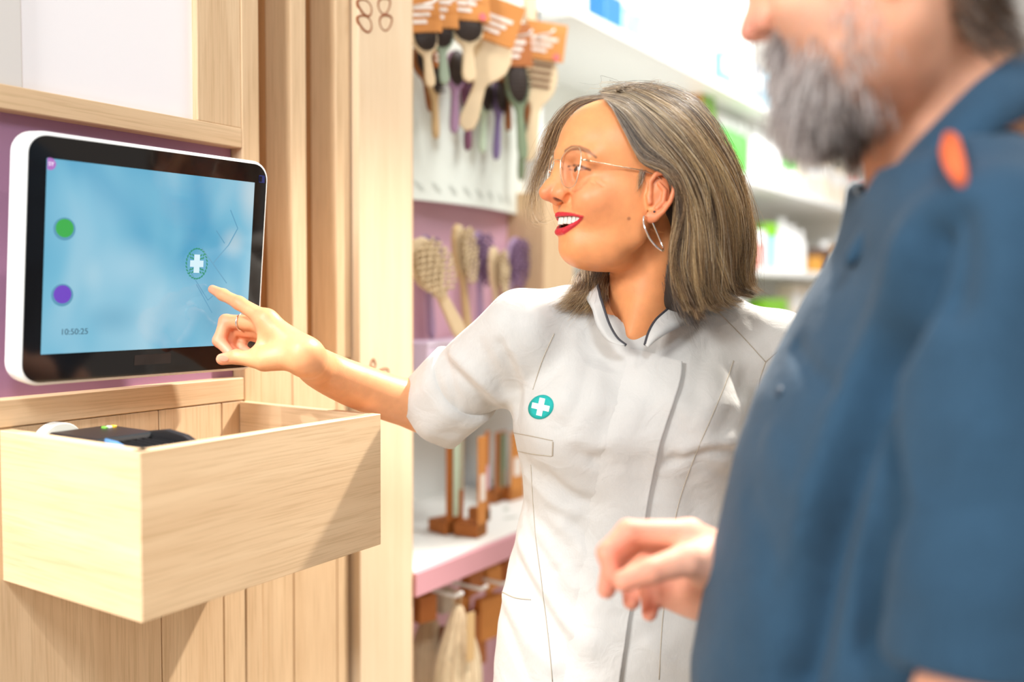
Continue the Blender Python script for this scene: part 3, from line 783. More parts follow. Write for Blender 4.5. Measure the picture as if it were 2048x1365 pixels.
# upper teeth along the arch, one mesh per tooth
ARCH = [np.array((UL[0][0] - .0050, 0.0))] + [np.array((p[0] - .0052, p[1] * .90)) for p in UL[1:]] + [np.array((UL[-1][0] - .015, UL[-1][1] * .9))]
def arch(t):
    """t in metres from the midline along the dental arch"""
    s = 1 if t >= 0 else -1; t = abs(t)
    P = ARCH
    for a, b in zip(P, P[1:]):
        L_ = np.linalg.norm(b - a)
        if t <= L_: q = a + (b - a) * t / L_; d = (b - a) / L_; return q[0], q[1] * s, math.atan2(d[0] * 1.0, d[1] * s)
        t -= L_
    return P[-1][0], P[-1][1] * s, 0
for s in (1, -1):
    t = 0
    for w, h in ((.0084, .0108), (.0068, .0098), (.0076, .0100), (.0068, .0086), (.0066, .0078)):
        x, y_, a = arch(s * (t + w / 2)); x2, y2, _ = arch(s * (t + w)); x0, y0, _ = arch(s * t)
        dirv = np.array((x2 - x0, y2 - y0, 0)); dirv /= np.linalg.norm(dirv); nrm = np.array((dirv[1], -dirv[0], 0)) * s
        bm = box((-w * .48, -.0022, -h), (w * .48, .0022, .004), .0014, 2)
        for v in bm.verts:
            l = v.co.copy(); tap = 1 - 0.10 * max(0, (l.z + h) / h)
            q = np.array((x, y_, UL[1][2] - .0022)) + dirv * l.x * tap - nrm * l.y + np.array((0, 0, l.z)); v.co = Vector(q)
        hb_obj('tooth', bm, m_tooth); t += w
# glasses
pin, pout = np.array((.1105, .0105, .01)), np.array((.0985, .0560, .01))
ln = np.cross(pout - pin, (0, 0, 1.0)); ln /= np.linalg.norm(ln)
def cz(x, y): return (1060 + x / 5.687, 280 + y / 5.687)     # crop coordinates
rimpx = [(500, 84), (445, 108), (385, 165), (352, 240), (345, 320), (352, 430), (378, 512), (432, 546), (485, 535), (522, 490), (548, 400), (572, 290), (583, 195), (572, 115), (545, 84)]
rim = [ray_plane(*cz(*p), pin, ln) for p in rimpx]
def smooth_loop(p, n=4):
    p = [np.array(q) for q in p]; m = len(p); out = []
    for i in range(m):
        a, b, c, d = p[i - 1], p[i], p[(i + 1) % m], p[(i + 2) % m]
        for k in range(n):
            t = k / n; out.append(0.5 * (2 * b + (c - a) * t + (2 * a - 5 * b + 4 * c - d) * t * t + (3 * b - a - 3 * c + d) * t ** 3))
    return out
gl = None
m_lens, nt, b = new_mat('clear lens')
_t = nt.nodes.new('ShaderNodeBsdfTransparent'); _t.inputs[0].default_value = (.985, .975, .985, 1); _g = nt.nodes.new('ShaderNodeBsdfGlossy'); _g.inputs['Roughness'].default_value = .02
_x = nt.nodes.new('ShaderNodeMixShader')
_x.inputs[0].default_value = .05; nt.links.new(_t.outputs[0], _x.inputs[1]); nt.links.new(_g.outputs[0], _x.inputs[2]); nt.links.new(_x.outputs[0], nt.nodes['Material Output'].inputs[0])
rimc = smooth_loop(rim)
for s in (1, -1):
    loop = [msym(p, s) for p in rimc]
    t = hb_obj('rim' if gl else 'eyeglasses', tube(loop, .00075, 8, True), M['gold'], gl or woman)
    if gl is None: gl = t; gl['label'] = 'thin gold wire rimmed eyeglasses'
    cen = sum(loop) / len(loop); bm = bmesh.new()
    f = [bm.verts.new(p * .985 + cen * .015 + np.array((-.0004, 0, 0))) for p in loop]; g2 = [bm.verts.new(p * .985 + cen * .015 + np.array((.0004, 0, 0))) for p in loop]
    bm.faces.new(f); bm.faces.new(g2[::-1])
    for i in range(len(f)): bm.faces.new((f[i], f[(i + 1) % len(f)], g2[(i + 1) % len(f)], g2[i]))
    hb_obj('lens', bm, m_lens, gl, False)
    hinge = ray_plane(*cz(585, 228), pout, ln); hinge2 = np.array((hinge[0] - .003, hinge[1] + .0045, hinge[2]))
    h3 = ray_plane(*cz(675, 238), (0, .0615, 0), (0, 1, 0)); h4 = ray_plane(*cz(1000, 300), (0, .0700, 0), (0, 1, 0)); h5 = ray_plane(*cz(1320, 362), (0, .0755, 0), (0, 1, 0))
    h6 = np.array((-.012, .0770, .0130)); h7 = np.array((-.028, .073, -.012))
    hb_obj('temple_arm', tube([msym(p, s) for p in catmull([h3, h4, h5, h6, h7], 6)], .00085, 8), M['gold'], gl)
    hb_obj('hinge', tube([msym(p, s) for p in (hinge, hinge2, h3)], [.0012, .0017, .0015], 8), M['gold'], gl)
    pad = ray_plane(*cz(380, 345), (0, .0125, 0), (0, 1, 0)); pad[0] = max(pad[0], .1)
    padp = np.array((.1035, .0118, pad[2])); hb_obj('nose_pad', uv_ball(msym(padp, s), 1.0, 12, (.0016, .0014, .0052)), mat('clear nose pad', srgb(250, 236, 200), 0.1, spec=0.6), gl)
    a = ray_plane(*cz(350, 300), pin, ln)
    hb_obj('pad_wire', tube([msym(p, s) for p in catmull([a, a + np.array((-.003, -.0005, -.003)), padp + np.array((0, .001, 0))], 4)], .0006, 6), M['gold'], gl)
ba = ray_plane(*cz(350, 240), pin, ln)
hb_obj('bridge', tube(catmull([ba, ba + np.array((.0012, -.005, .0022)), np.array((ba[0] + .0018, 0, ba[2] + .0034)), msym(ba + np.array((.0012, -.005, .0022)), -1), msym(ba, -1)], 5), .0009, 8), M['gold'], gl)
# hoop earring and stud on the near ear
lobe_hit = on_head([(1302, 436)])[0]; dl = h2c(lobe_hit)[1]
def cpx(x, y, d): return pc(1060 + x / 5.687, 280 + y / 5.687, d) - W_BASE
hp = [cpx(1298, 868, dl - .003), cpx(1290, 930, dl - .006), cpx(1310, 1010, dl - .009), cpx(1360, 1120, dl - .010), cpx(1430, 1205, dl - .007), cpx(1505, 1262, dl - .001), cpx(1516, 1235, dl + .005), cpx(1490, 1170, dl + .009), cpx(1440, 1050, dl + .010), cpx(1390, 935, dl + .008), cpx(1345, 880, dl + .004)]
hoop = obj('hoop_earring', tube(smooth_loop(hp, 5), .00125, 8, True), M['silver'], woman, True); hoop['label'] = 'large silver hoop earring'
st = on_head([(1308, 424)])[0]
hb_obj('stud_earring', uv_ball(st + np.array((0, .0008, 0)), .0017, 8), mat('dark stud', srgb(70, 66, 74), 0.2, 0.6))

# ------------------------------------------------------------------ the woman's hair
def hair_volume(off):
    v = Vol((-.21, -.15, -.25), (.12, .15, .17), .004)
    v.ell((-.024, 0, .045), (.098 + off, .087 + off, .096 + off), 0)
    v.ell((-.075, .008, -.020), (.078 + off, .076 + off, .105 + off), .04)
    v.ell((-.085, .020, -.100), (.066 + off, .064 + off, .072 + off), .04)
    v.chain([(-.052, .058, -.02), (-.068, .064, -.085), (-.088, .066, -.150)], [.030 + off, .032 + off, .018 + off], .03)
    v.chain([(-.045, -.060, -.02), (-.045, -.068, -.085), (-.030, -.072, -.165)], [.028 + off, .030 + off, .020 + off], .03)
    # keep face, ears and neck free
    v.ell((.060, 0, -.06), (.062, .12, .105), .01, 's')
    v.ell((-.006, .09, -.012), (.021, .03, .034), .006, 's'); v.ell((-.006, -.09, -.012), (.021, .03, .034), .006, 's')
    v.cap((.003, .0, -.06), (.010, .0, -.26), .070, .072, .012, 's')
    return v.mesh(2)
HVV, HVF = hair_volume(0.0)
HAIRB = bvh_of(h2c(HVV), HVF)
def resample(P, n):
    P = np.asarray(P, float); L_ = np.r_[0, np.cumsum(np.linalg.norm(np.diff(P, axis=0), axis=1))]
    t = np.linspace(0, L_[-1], n); return np.stack([np.interp(t, L_, P[:, i]) for i in range(P.shape[1])], 1)
def guide(px, n=22):
    q = resample(np.array(catmull([np.array(p, float) for p in px], 8)), n); out = []; ds = []
    for x, y in q:
        r = ray_c(x, y); hit = HAIRB.ray_cast(Vector((0, 0, CAM_H)), Vector(r)); h2 = HBVH.ray_cast(Vector((0, 0, CAM_H)), Vector(r))
        d = hit[0][1] if hit[0] is not None else None
        if d is None:
            best = HAIRB.find_nearest(Vector(pc(x, y, 1.31))); d = best[0][1] if best[0] is not None else 1.31
        if h2[0] is not None and h2[0][1] - .004 < d: d = h2[0][1] - .004
        ds.append(d)
    ds = np.array(ds)
    for _ in range(4): ds[1:-1] = .25 * ds[:-2] + .5 * ds[1:-1] + .25 * ds[2:]
    return np.array([pc(x, y, d) for (x, y), d in zip(q, ds)])
GP = [[(1232, 222), (1252, 262), (1282, 318), (1324, 340), (1352, 372), (1358, 430), (1348, 500), (1356, 570), (1386, 640)],
      [(1222, 210), (1250, 240), (1290, 300), (1338, 345), (1362, 400), (1366, 470), (1363, 540), (1382, 600), (1398, 642)],
      [(1216, 203), (1256, 226), (1305, 290), (1348, 345), (1372, 420), (1382, 500), (1390, 570), (1402, 618), (1416, 642)],
      [(1212, 198), (1262, 214), (1322, 280), (1368, 350), (1392, 430), (1402, 510), (1408, 570), (1424, 608), (1452, 622)],
      [(1210, 193), (1268, 204), (1338, 266), (1390, 345), (1416, 430), (1424, 510), (1428, 568), (1446, 602), (1482, 612)],
      [(1212, 188), (1274, 195), (1352, 250), (1410, 335), (1440, 425), (1448, 505), (1450, 562), (1466, 592), (1500, 600)],
      [(1218, 184), (1282, 187), (1366, 232), (1428, 322), (1460, 415), (1470, 500), (1470, 556), (1482, 584), (1510, 594)],
      [(1228, 181), (1290, 182), (1376, 216), (1440, 308), (1474, 400), (1486, 490), (1484, 550), (1492, 578), (1516, 590)],
      [(1240, 179), (1298, 179), (1382, 206), (1448, 300), (1484, 392), (1497, 478), (1494, 540), (1497, 572), (1516, 584)]]
G = np.array([guide(g) for g in GP])
HEADC = h2c((-.03, 0, .0))
def make_strands(G, n, layer=(0, .012), jit=.0016, fly=.05, wave=.0034, ends=.10, seed=1, locks=None, spread=.42, sway=.16):
    """strands gathered into locks that wander between the guides and draw together towards their tips"""
    r = np.random.default_rng(seed); out = []; m = len(G) - 1; K = G.shape[1]; tt = np.linspace(0, 1, K); ks = np.arange(K)
    locks = locks or max(6, int(m * 13)); per = max(1, n // locks)
    for q in range(locks):
        tone = r.random()
        u0 = (q + .5 + .6 * (r.random() - .5)) / locks * m; ph = r.random(4) * 6.28; fr = 6 + 4 * r.random(); d0 = layer[0] + (layer[1] - layer[0]) * r.random() ** 1.4
        ln = 1 - ends * r.random(); sw = sway * (.4 + r.random()); wv = wave * (.5 + 1.1 * r.random())
        for _ in range(per):
            u = u0 + r.normal(0, spread * .5) * (1 - .62 * tt ** 1.1) + sw * np.sin(fr * tt + ph[3]) * tt
            u = np.clip(u, 0, m - 1e-6); a = u.astype(int); f = (u - a)[:, None]
            c = G[a, ks] * (1 - f) + G[a + 1, ks] * f
            dep = d0 + r.normal(0, .0018) + .003 * np.sin(tt * fr * .8 + ph[2]) * tt
            inw = HEADC - c; inw[:, 2] *= .3; inw /= np.linalg.norm(inw, axis=1)[:, None]
            c = c + inw * dep[:, None] if False else c + inw * np.reshape(dep, (-1, 1))
            w = np.stack([np.sin(tt * fr * 1.2 + ph[k]) for k in range(3)], 1) * wv * tt[:, None]
            c = c + w + r.normal(0, jit, 3) * (.4 + .6 * tt[:, None])
            if r.random() < fly: c = c + r.normal(0, .008, 3) * tt[:, None] ** 1.5 - inw * .005 * np.sin(tt * 3.1)[:, None]
            k = max(8, int(round(K * min(1, ln * (1 - .10 * r.random() ** 2)))))
            out.append((c[r.integers(0, 3):k], tone))
    return out
ST = []
ST += make_strands(G, 26000, (0, .012), seed=1)
ST += make_strands(G, 2000, (-.007, -.001), .0022, .25, .006, .22, seed=2, locks=60, spread=.3, sway=.3)
# far side and back: mirrored sweep about the head's midplane
Gm = np.array([[h2c(msym(c2h(p), -1)) for p in g] for g in G])
ST += make_strands(Gm, 3000, (0, .012), seed=3)
# crown to nape, the back of the head
Gb = []
for k in range(6):
    f = k / 5; a = G[-1]; b = Gm[-1]; c = a * (1 - f) + b * f
    out_ = np.array([-hf * .028 * math.sin(math.pi * f)]) * np.linspace(.2, 1, len(a))[:, None]; Gb.append(c + out_)
ST += make_strands(np.array(Gb), 3000, (-.003, .006), seed=4)
# loose strands in front of the far temple, falling beside the face
def gp(pts, n=22): return resample(np.array(catmull([pc(*p) for p in pts], 8)), n)
Gf = np.array([gp([(1212, 196, 1.27), (1165, 206, 1.30), (1128, 240, 1.345), (1106, 300, 1.375), (1090, 350, 1.385), (1082, 400, 1.39), (1088, 445, 1.39)]),
               gp([(1208, 193, 1.28), (1155, 205, 1.32), (1116, 246, 1.36), (1093, 306, 1.385), (1075, 355, 1.395), (1066, 405, 1.40), (1070, 440, 1.40)]),
               gp([(1204, 191, 1.29), (1146, 208, 1.34), (1106, 256, 1.375), (1082, 320, 1.395), (1063, 370, 1.40), (1055, 410, 1.405), (1052, 440, 1.41)])])
ST += make_strands(Gf, 520, (0, .004), .0026, .3, .005, .25, seed=5, locks=22)
Gw = np.array([gp([(1130, 238, 1.35), (1098, 300, 1.385), (1074, 370, 1.40), (1066, 420, 1.40), (1078, 446, 1.395), (1104, 436, 1.38)]), gp([(1128, 238, 1.35), (1094, 305, 1.385), (1068, 375, 1.40), (1058, 425, 1.40), (1072, 452, 1.395), (1100, 440, 1.385)])])
ST += make_strands(Gw, 45, (0, .002), .002, .1, .002, .05, seed=6)
# far curtain seen under the chin, spreading on the shoulder
Gc = np.array([gp([(1215, 470, 1.39), (1207, 530, 1.375), (1198, 575, 1.335), (1186, 610, 1.300), (1170, 634, 1.285)]), gp([(1205, 470, 1.40), (1190, 530, 1.385), (1176, 578, 1.340), (1158, 612, 1.305), (1136, 632, 1.290)]), gp([(1190, 470, 1.41), (1170, 525, 1.395), (1148, 574, 1.345), (1122, 604, 1.310), (1096, 620, 1.300)])])
ST += make_strands(Gc, 2600, (0, .014), .003, .25, .004, .14, seed=7)
# short hairs along the near hairline and at the sideburn
Gs = np.array([resample(np.array([h2c(p + np.array((0, .0012, 0))) for p in on_head(l)]), 22) for l in ([(1280, 338), (1277, 352), (1273, 372), (1270, 392)], [(1294, 342), (1288, 356), (1281, 374), (1277, 396)])])
ST += make_strands(Gs, 60, (-.001, .001), .0012, .1, .001, .5, seed=8)
ST += make_strands(np.array([gp([(1250, 180, 1.27), (1235, 170, 1.27), (1205, 172, 1.27), (1180, 185, 1.28)]), gp([(1300, 178, 1.27), (1330, 172, 1.27), (1360, 190, 1.27), (1385, 215, 1.27)])]), 60, (0, .004), .006, .6, .003, .2, seed=9)
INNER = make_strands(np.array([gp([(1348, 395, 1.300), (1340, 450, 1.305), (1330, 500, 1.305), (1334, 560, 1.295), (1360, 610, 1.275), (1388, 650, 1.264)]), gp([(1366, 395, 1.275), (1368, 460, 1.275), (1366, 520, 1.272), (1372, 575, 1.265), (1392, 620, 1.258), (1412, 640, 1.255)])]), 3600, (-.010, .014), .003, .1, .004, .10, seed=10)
strands('under_hair', [c - W_BASE for c, t in INNER], .00015, hair_mat('under hair shade colour', [(0.0, srgb(52, 44, 40)), (0.5, srgb(84, 72, 64)), (1.0, srgb(120, 104, 90))]), woman)  # inner strands coloured darker to stand in for shade inside the hair
ROOT = tuple(srgb(150, 146, 140)[:3])
for nm, lo_, hi_, st, rw in (('hair', 0, .45, [(0.0, srgb(88, 66, 44)), (0.5, srgb(146, 114, 78)), (0.85, srgb(184, 150, 106)), (1.0, srgb(232, 214, 184))], .60), ('dark_locks', .45, .70, [(0.0, srgb(50, 40, 32)), (0.5, srgb(88, 70, 54)), (0.85, srgb(124, 102, 80)), (1.0, srgb(200, 190, 176))], .35), ('light_locks', .70, 1.01, [(0.0, srgb(132, 108, 80)), (0.5, srgb(198, 166, 118)), (0.85, srgb(222, 194, 146)), (1.0, srgb(244, 236, 220))], .5)):
    ho = strands(nm, [c - W_BASE for c, t in ST if lo_ <= t < hi_], .000135, hair_mat(nm + ' colour', st, .42, .3, ROOT + (rw,)), woman)
    ho['label'] = {'hair': 'wavy brown grey shoulder length hair tucked behind the ear', 'dark_locks': 'darker brown locks', 'light_locks': 'pale blond grey locks'}[nm]
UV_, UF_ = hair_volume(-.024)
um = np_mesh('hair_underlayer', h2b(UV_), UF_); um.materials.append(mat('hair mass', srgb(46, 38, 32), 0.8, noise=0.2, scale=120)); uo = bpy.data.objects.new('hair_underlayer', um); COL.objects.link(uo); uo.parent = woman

# ------------------------------------------------------------------ arms and hands
mon_n = Euler((TA, 0, TB)).to_matrix() @ Vector((0, -1, 0)); mon_p = Vector((MX, MY, MZ)) + mon_n * 0.0016
def touch(px, py, lift=0.0):
    """forward distance at which the pixel's ray meets the screen glass"""
    d = ray_w(px, py); o_ = Vector((0, 0, CAM_H)); t = ((mon_p + mon_n * lift) - o_).dot(mon_n) / d.dot(mon_n)
    q = o_ + d * t; return q.dot(fwd)
def hand_vol(joints, radii, palm, lo_pad=.02, h=.0012, extra=None, k=.006, more=()):
    allp = np.array([p for f in joints for p in f] + [p for a, b, _, _ in palm for p in (a, b)] + list(more))
    v = Vol(allp.min(0) - lo_pad - .03, allp.max(0) + lo_pad + .03, h)
    for a, b, ra, rb in palm: v.cap(a, b, ra, rb, .016)
    for f, r in zip(joints, radii): v.chain(f, r, k, inner=.004)
    if extra: extra(v)
    return v
DT = touch(420, 575, .006)
def wp(px, py, dd): return pc(px, py, DT + dd)
IDX = [wp(533, 640, -.040), wp(478, 606.5, -.022), wp(446, 590, -.009), wp(425, 579, -.0005)]; IDR = [.0118, .0088, .0077, .0062]
MID = [wp(528, 648, -.022), wp(452, 643, -.002), wp(438, 682, -.012), wp(460, 706, -.022)]; MIR = [.0115, .0092, .0082, .0070]
RIN = [wp(535, 664, -.006), wp(464, 660, .010), wp(456, 696, .000), wp(478, 712, -.012)]; RIR = [.0110, .0088, .0078, .0066]
PIN = [wp(546, 682, .006), wp(492, 668, .018), wp(482, 694, .010), wp(498, 706, .000)]; PIR = [.0100, .0078, .0068, .0058]
THU = [wp(575, 716, -.062), wp(528, 723, -.060), wp(474, 714, -.048), wp(444, 719, -.040)]; THR = [.0150, .0122, .0094, .0080]
WRI = wp(607, 712, -.060)
ARM = [WRI, pc(640, 738, 1.325), pc(703, 768, 1.362), pc(795, 801, 1.412), pc(855, 812, 1.437)]; ARR = [.0222, .0282, .0322, .0350, .0385]
SHO = pc(1045, 668, 1.330)
def rfix(v):
    q = np.array(catmull([IDX[0] * .3 + PIN[0] * .7] + ARM, 6)); rq = np.interp(np.linspace(0, len(ARM), len(q)), range(len(ARM) + 1), [.018] + ARR)[6:]
    v.chain(list(q[6:]), list(rq), .012, inner=.0)
    v.cap(ARM[-1], ARM[-1] + (SHO - ARM[-1]) * .6, .0385, .042, .02)
    v.ell(wp(555, 712, -.062), (.024, .014, .014), .014)                 # thenar
    v.cap(wp(515, 700, -.050), wp(535, 665, -.040), .0055, .008, .014)   # web of the thumb
    v.push(wp(600, 690, -.085), (.014, .010, .010), .0015)
    v.groove([wp(505, 738, -.071), wp(478, 733, -.058)], .0025, .0)
hv2 = hand_vol([IDX, MID, RIN, PIN, THU], [IDR, MIR, RIR, PIR, THR], [(WRI, IDX[0], .019, .0125), (WRI, MID[0], .020, .0130), (WRI, RIN[0], .019, .0125), (WRI, PIN[0], .017, .0115), (IDX[0], PIN[0], .0105, .0100)], h=.0018, extra=rfix, more=ARM + [ARM[-1] + (SHO - ARM[-1]) * .6])
# creases at the finger joints
for f, r in ((IDX, IDR), (MID, MIR), (THU, THR)):
    for jn in (1, 2):
        d = f[jn] - f[jn - 1]; d /= np.linalg.norm(d)
        hv2.push(f[jn], (r[jn] * .9,) * 3, .0010)
RV, RF = hv2.mesh(1)
def hand_colors(V, tips, knuck, base):
    C = np.tile(base, (len(V), 1))
    for p, r in tips: C = mixc(C, lin(240, 150, 122), .75 * np.exp(-(((V - p) ** 2).sum(1)) / r ** 2))
    for p, r in knuck: C = mixc(C, lin(226, 134, 100), .45 * np.exp(-(((V - p) ** 2).sum(1)) / r ** 2))
    return C
RC = hand_colors(RV, [(IDX[3], .014), (MID[3], .018), (MID[2], .016), (THU[3], .016), (RIN[3], .018), (PIN[3], .016), (MID[1], .014)], [(IDX[1], .012), (IDX[0], .014), (THU[2], .012)], lin(226, 160, 112))
# left arm hanging at her side with a relaxed hand
LSH, LEL, LWR = pc(1548, 700, 1.365), pc(1640, 960, 1.42), pc(1650, 1240, 1.36)
ldn = (LWR - LEL) / np.linalg.norm(LWR - LEL)
def rel_hand(wr, down, across, fwd_, sgn=1):
    """relaxed hanging hand: finger chains from the wrist; across points from little finger to index"""
    J = []
    for k, (o_, L_) in enumerate(((.024, .070), (.008, .078), (-.008, .072), (-.023, .058))):
        m_ = wr + down * .085 + across * o_ * .9
        J.append([m_, m_ + down * L_ * .48 + fwd_ * .008, m_ + down * L_ * .76 + fwd_ * .020, m_ + down * L_ * .96 + fwd_ * .034])
    t = wr + down * .025 + across * .018 + fwd_ * .006
    J.append([t, t + down * .032 + across * .018 + fwd_ * .010, t + down * .060 + across * .024 + fwd_ * .018, t + down * .082 + across * .022 + fwd_ * .024])
    return J, [[.0098, .0085, .0075, .0062]] * 3 + [[.0088, .0074, .0064, .0055]] + [[.0135, .0115, .0095, .0080]]
LJ, LR_ = rel_hand(LWR, ldn, np.array((-.3, -.95, 0)), np.array((-.95, .3, 0)))
def lfix(v):
    v.chain([LSH, LEL, (LEL + LWR) / 2, LWR], [.044, .034, .031, .0225], .02, inner=.02)
hv3 = hand_vol(LJ, LR_, [(LWR, LJ[k][0], .018, .0115) for k in range(4)], h=.0030, extra=lfix, more=[LSH, LEL])
LV, LF = hv3.mesh(1); LC = hand_colors(LV, [], [], lin(226, 160, 112))

# ------------------------------------------------------------------ tunic
def loft(P, zs, ax_, by, cx, cy, e=2.3):
    z = np.broadcast_to(P[2], (1, 1, P[2].shape[2]))
    a = np.interp(z, zs, ax_); b_ = np.interp(z, zs, by); x0 = np.interp(z, zs, cx); y0 = np.interp(z, zs, cy)
    r = (np.abs((P[0] - x0) / a) ** e + np.abs((P[1] - y0) / b_) ** e) ** (1 / e)
    d = (r - 1) * np.minimum(a, b_)
    return np.maximum(d, np.maximum(P[2] - zs[-1], zs[0] - P[2]))
rows = [(1560, .200, .135, 1248, 1.37), (1365, .193, .128, 1250, 1.365), (1250, .186, .120, 1250, 1.36), (1100, .163, .108, 1252, 1.355), (1000, .150, .103, 1256, 1.355), (930, .156, .108, 1258, 1.355), (860, .170, .118, 1264, 1.355), (790, .172, .118, 1270, 1.36), (720, .150, .092, 1275, 1.365), (670, .105, .070, 1278, 1.37), (640, .07, .06, 1280, 1.375)]
zs_ = [pc(1260, r[0], r[4])[2] for r in rows]; TZ = (zs_, [r[1] for r in rows], [r[2] for r in rows], [pc(r[3], r[0], r[4])[0] for r in rows], [r[4] for r in rows])
HEM_C = pc(864, 821, 1.432); sdir = (HEM_C - SHO) / np.linalg.norm(HEM_C - SHO)
LHEM = LSH + (LEL - LSH) * .80; ld2 = (LEL - LSH) / np.linalg.norm(LEL - LSH)
def sleeve_op(v, a, b, dirn, ra, rb, hem, rin, k):
    """a tapered sleeve with a square, hollow end"""
    def fn(P):
        along = sum((P[i] - hem[i]) * dirn[i] for i in range(3))
        return np.maximum(np.maximum(d_cap(P, a, b + dirn * .05, ra, rb), along), -np.maximum(d_cap(P, hem - dirn * .02, hem + dirn * .1, rin, rin), -along - .03))
    r = max(ra, rb); v.op(fn, np.minimum(a, b) - r, np.maximum(a, b) + r, k, 'u')
def tunic_vol(shrink=0.0, sleeves=True, h=.0036):
    lo = np.array((pc(800, 800, 1.15)[0] - .02, 1.06, zs_[0] - .01)); hi = np.array((pc(1660, 700, 1.38)[0] + .04, 1.56, pc(1280, 560, 1.37)[2]))
    v = Vol(lo, hi, h)
    v.op(lambda P: loft(P, *TZ) + shrink, (lo[0], lo[1], zs_[0]), (hi[0], hi[1], zs_[-1]), .0, 'u')
    nb = pc(1278, 655, 1.375)
    v.chain([nb, pc(1150, 648, 1.37), pc(1052, 655, 1.355)], [.050 - shrink, .050 - shrink, .043 - shrink], .05, inner=.03)
    v.chain([nb, pc(1420, 660, 1.375), pc(1540, 700, 1.37)], [.050 - shrink, .052 - shrink, .045 - shrink], .05, inner=.03)
    for px in (1165, 1370): v.ell(pc(px, 850, 1.285), (.060, .050, .062), .05)        # bust
    if sleeves:
        sleeve_op(v, SHO, HEM_C, sdir, .060, .0535, HEM_C - sdir * .014, .0475, .035)
        sleeve_op(v, LSH, LHEM, ld2, .058, .056, LHEM, .048, .03)
    return v
tv = tunic_vol()
# neck opening with a V
tv.chain([pc(1290, 540, 1.36), pc(1285, 600, 1.350), pc(1281, 622, 1.345)], [.066, .060, .046], .006, 's')
tv.chain([pc(1277, 618, 1.285), pc(1268, 646, 1.258), pc(1263, 670, 1.24)], [.033, .018, .003], .004, 's')
tv.chain([pc(1208, 600, 1.31), pc(1222, 640, 1.275), pc(1244, 672, 1.25)], [.022, .016, .004], .004, 's')
TV, TF = tv.mesh(2)
def normals_of(V, F):
    a, b, c = V[F[:, 0]], V[F[:, 1]], V[F[:, 2]]; n = np.cross(b - a, c - a); N_ = np.zeros_like(V)
    for k in range(F.shape[1]):
        for i in range(3): N_[:, i] += np.bincount(F[:, k], n[:, i], len(V))
    return N_ / np.maximum(np.linalg.norm(N_, axis=1), 1e-9)[:, None]
def cast(bv, pts, lift=0.0):
    out = []
    for px, py in pts:
        r = ray_c(px, py); hit = bv.ray_cast(Vector((0, 0, CAM_H)), Vector(r))
        if hit[0] is None: continue
        n = np.array(hit[1]); n = n if n @ r < 0 else -n
        out.append(np.array(hit[0]) + n * lift)
    return out
def fold(V, N_, bv, px, w, amp):
    pts = cast(bv, catmull([np.array(p, float) for p in px], 4))
    if len(pts) < 2: return
    d = chain_dist(V, pts, [0] * len(pts)); sel = d < 3 * w
    tpr = 1
    V[sel] += N_[sel] * (amp * np.exp(-.5 * (d[sel] / w) ** 2))[:, None]
TB0 = bvh_of(TV, TF); TN = normals_of(TV, TF)
if (TN * (TV - TV.mean(0))).sum(1).mean() < 0: TN = -TN
for px, w, a in (([(884, 715), (935, 765), (985, 818)], .007, -.006), ([(905, 712), (955, 755), (1002, 800)], .009, .006), ([(868, 735), (905, 790), (925, 850)], .009, .0025),
                 ([(960, 690), (985, 740), (1005, 800)], .008, -.003), ([(1010, 870), (1060, 930), (1130, 985), (1180, 1010)], .008, -.003), ([(1045, 1000), (1075, 1040), (1140, 1090)], .008, -.0035), ([(1040, 1020), (1085, 1090), (1150, 1170)], .010, .0035),
                 ([(1010, 1110), (1060, 1180), (1110, 1270), (1180, 1340)], .011, -.005), ([(1000, 1170), (1040, 1250), (1100, 1330)], .010, .004), ([(1120, 1060), (1170, 1120), (1210, 1200)], .010, .003),
                 ([(1160, 640), (1140, 720), (1130, 800)], .011, .0025), ([(1220, 720), (1225, 800), (1200, 880)], .012, -.002), ([(1150, 880), (1200, 895), (1270, 880)], .010, .003), ([(1160, 910), (1210, 930), (1280, 925)], .009, -.0025),
                 ([(1370, 905), (1420, 888), (1500, 884)], .008, .006), ([(1340, 925), (1400, 905), (1480, 897)], .007, -.006), ([(1440, 720), (1430, 800), (1400, 860)], .012, .003), ([(1490, 760), (1470, 820), (1440, 870)], .010, -.003),
                 ([(1380, 960), (1390, 1040), (1370, 1100)], .012, -.003), ([(1270, 1250), (1330, 1200), (1400, 1180)], .012, .003), ([(1040, 620), (1020, 700), (1012, 780)], .010, -.0025), ([(1080, 640), (1075, 740), (1060, 840)], .014, .0025)):
    fold(TV, TN, TB0, px, w, a)
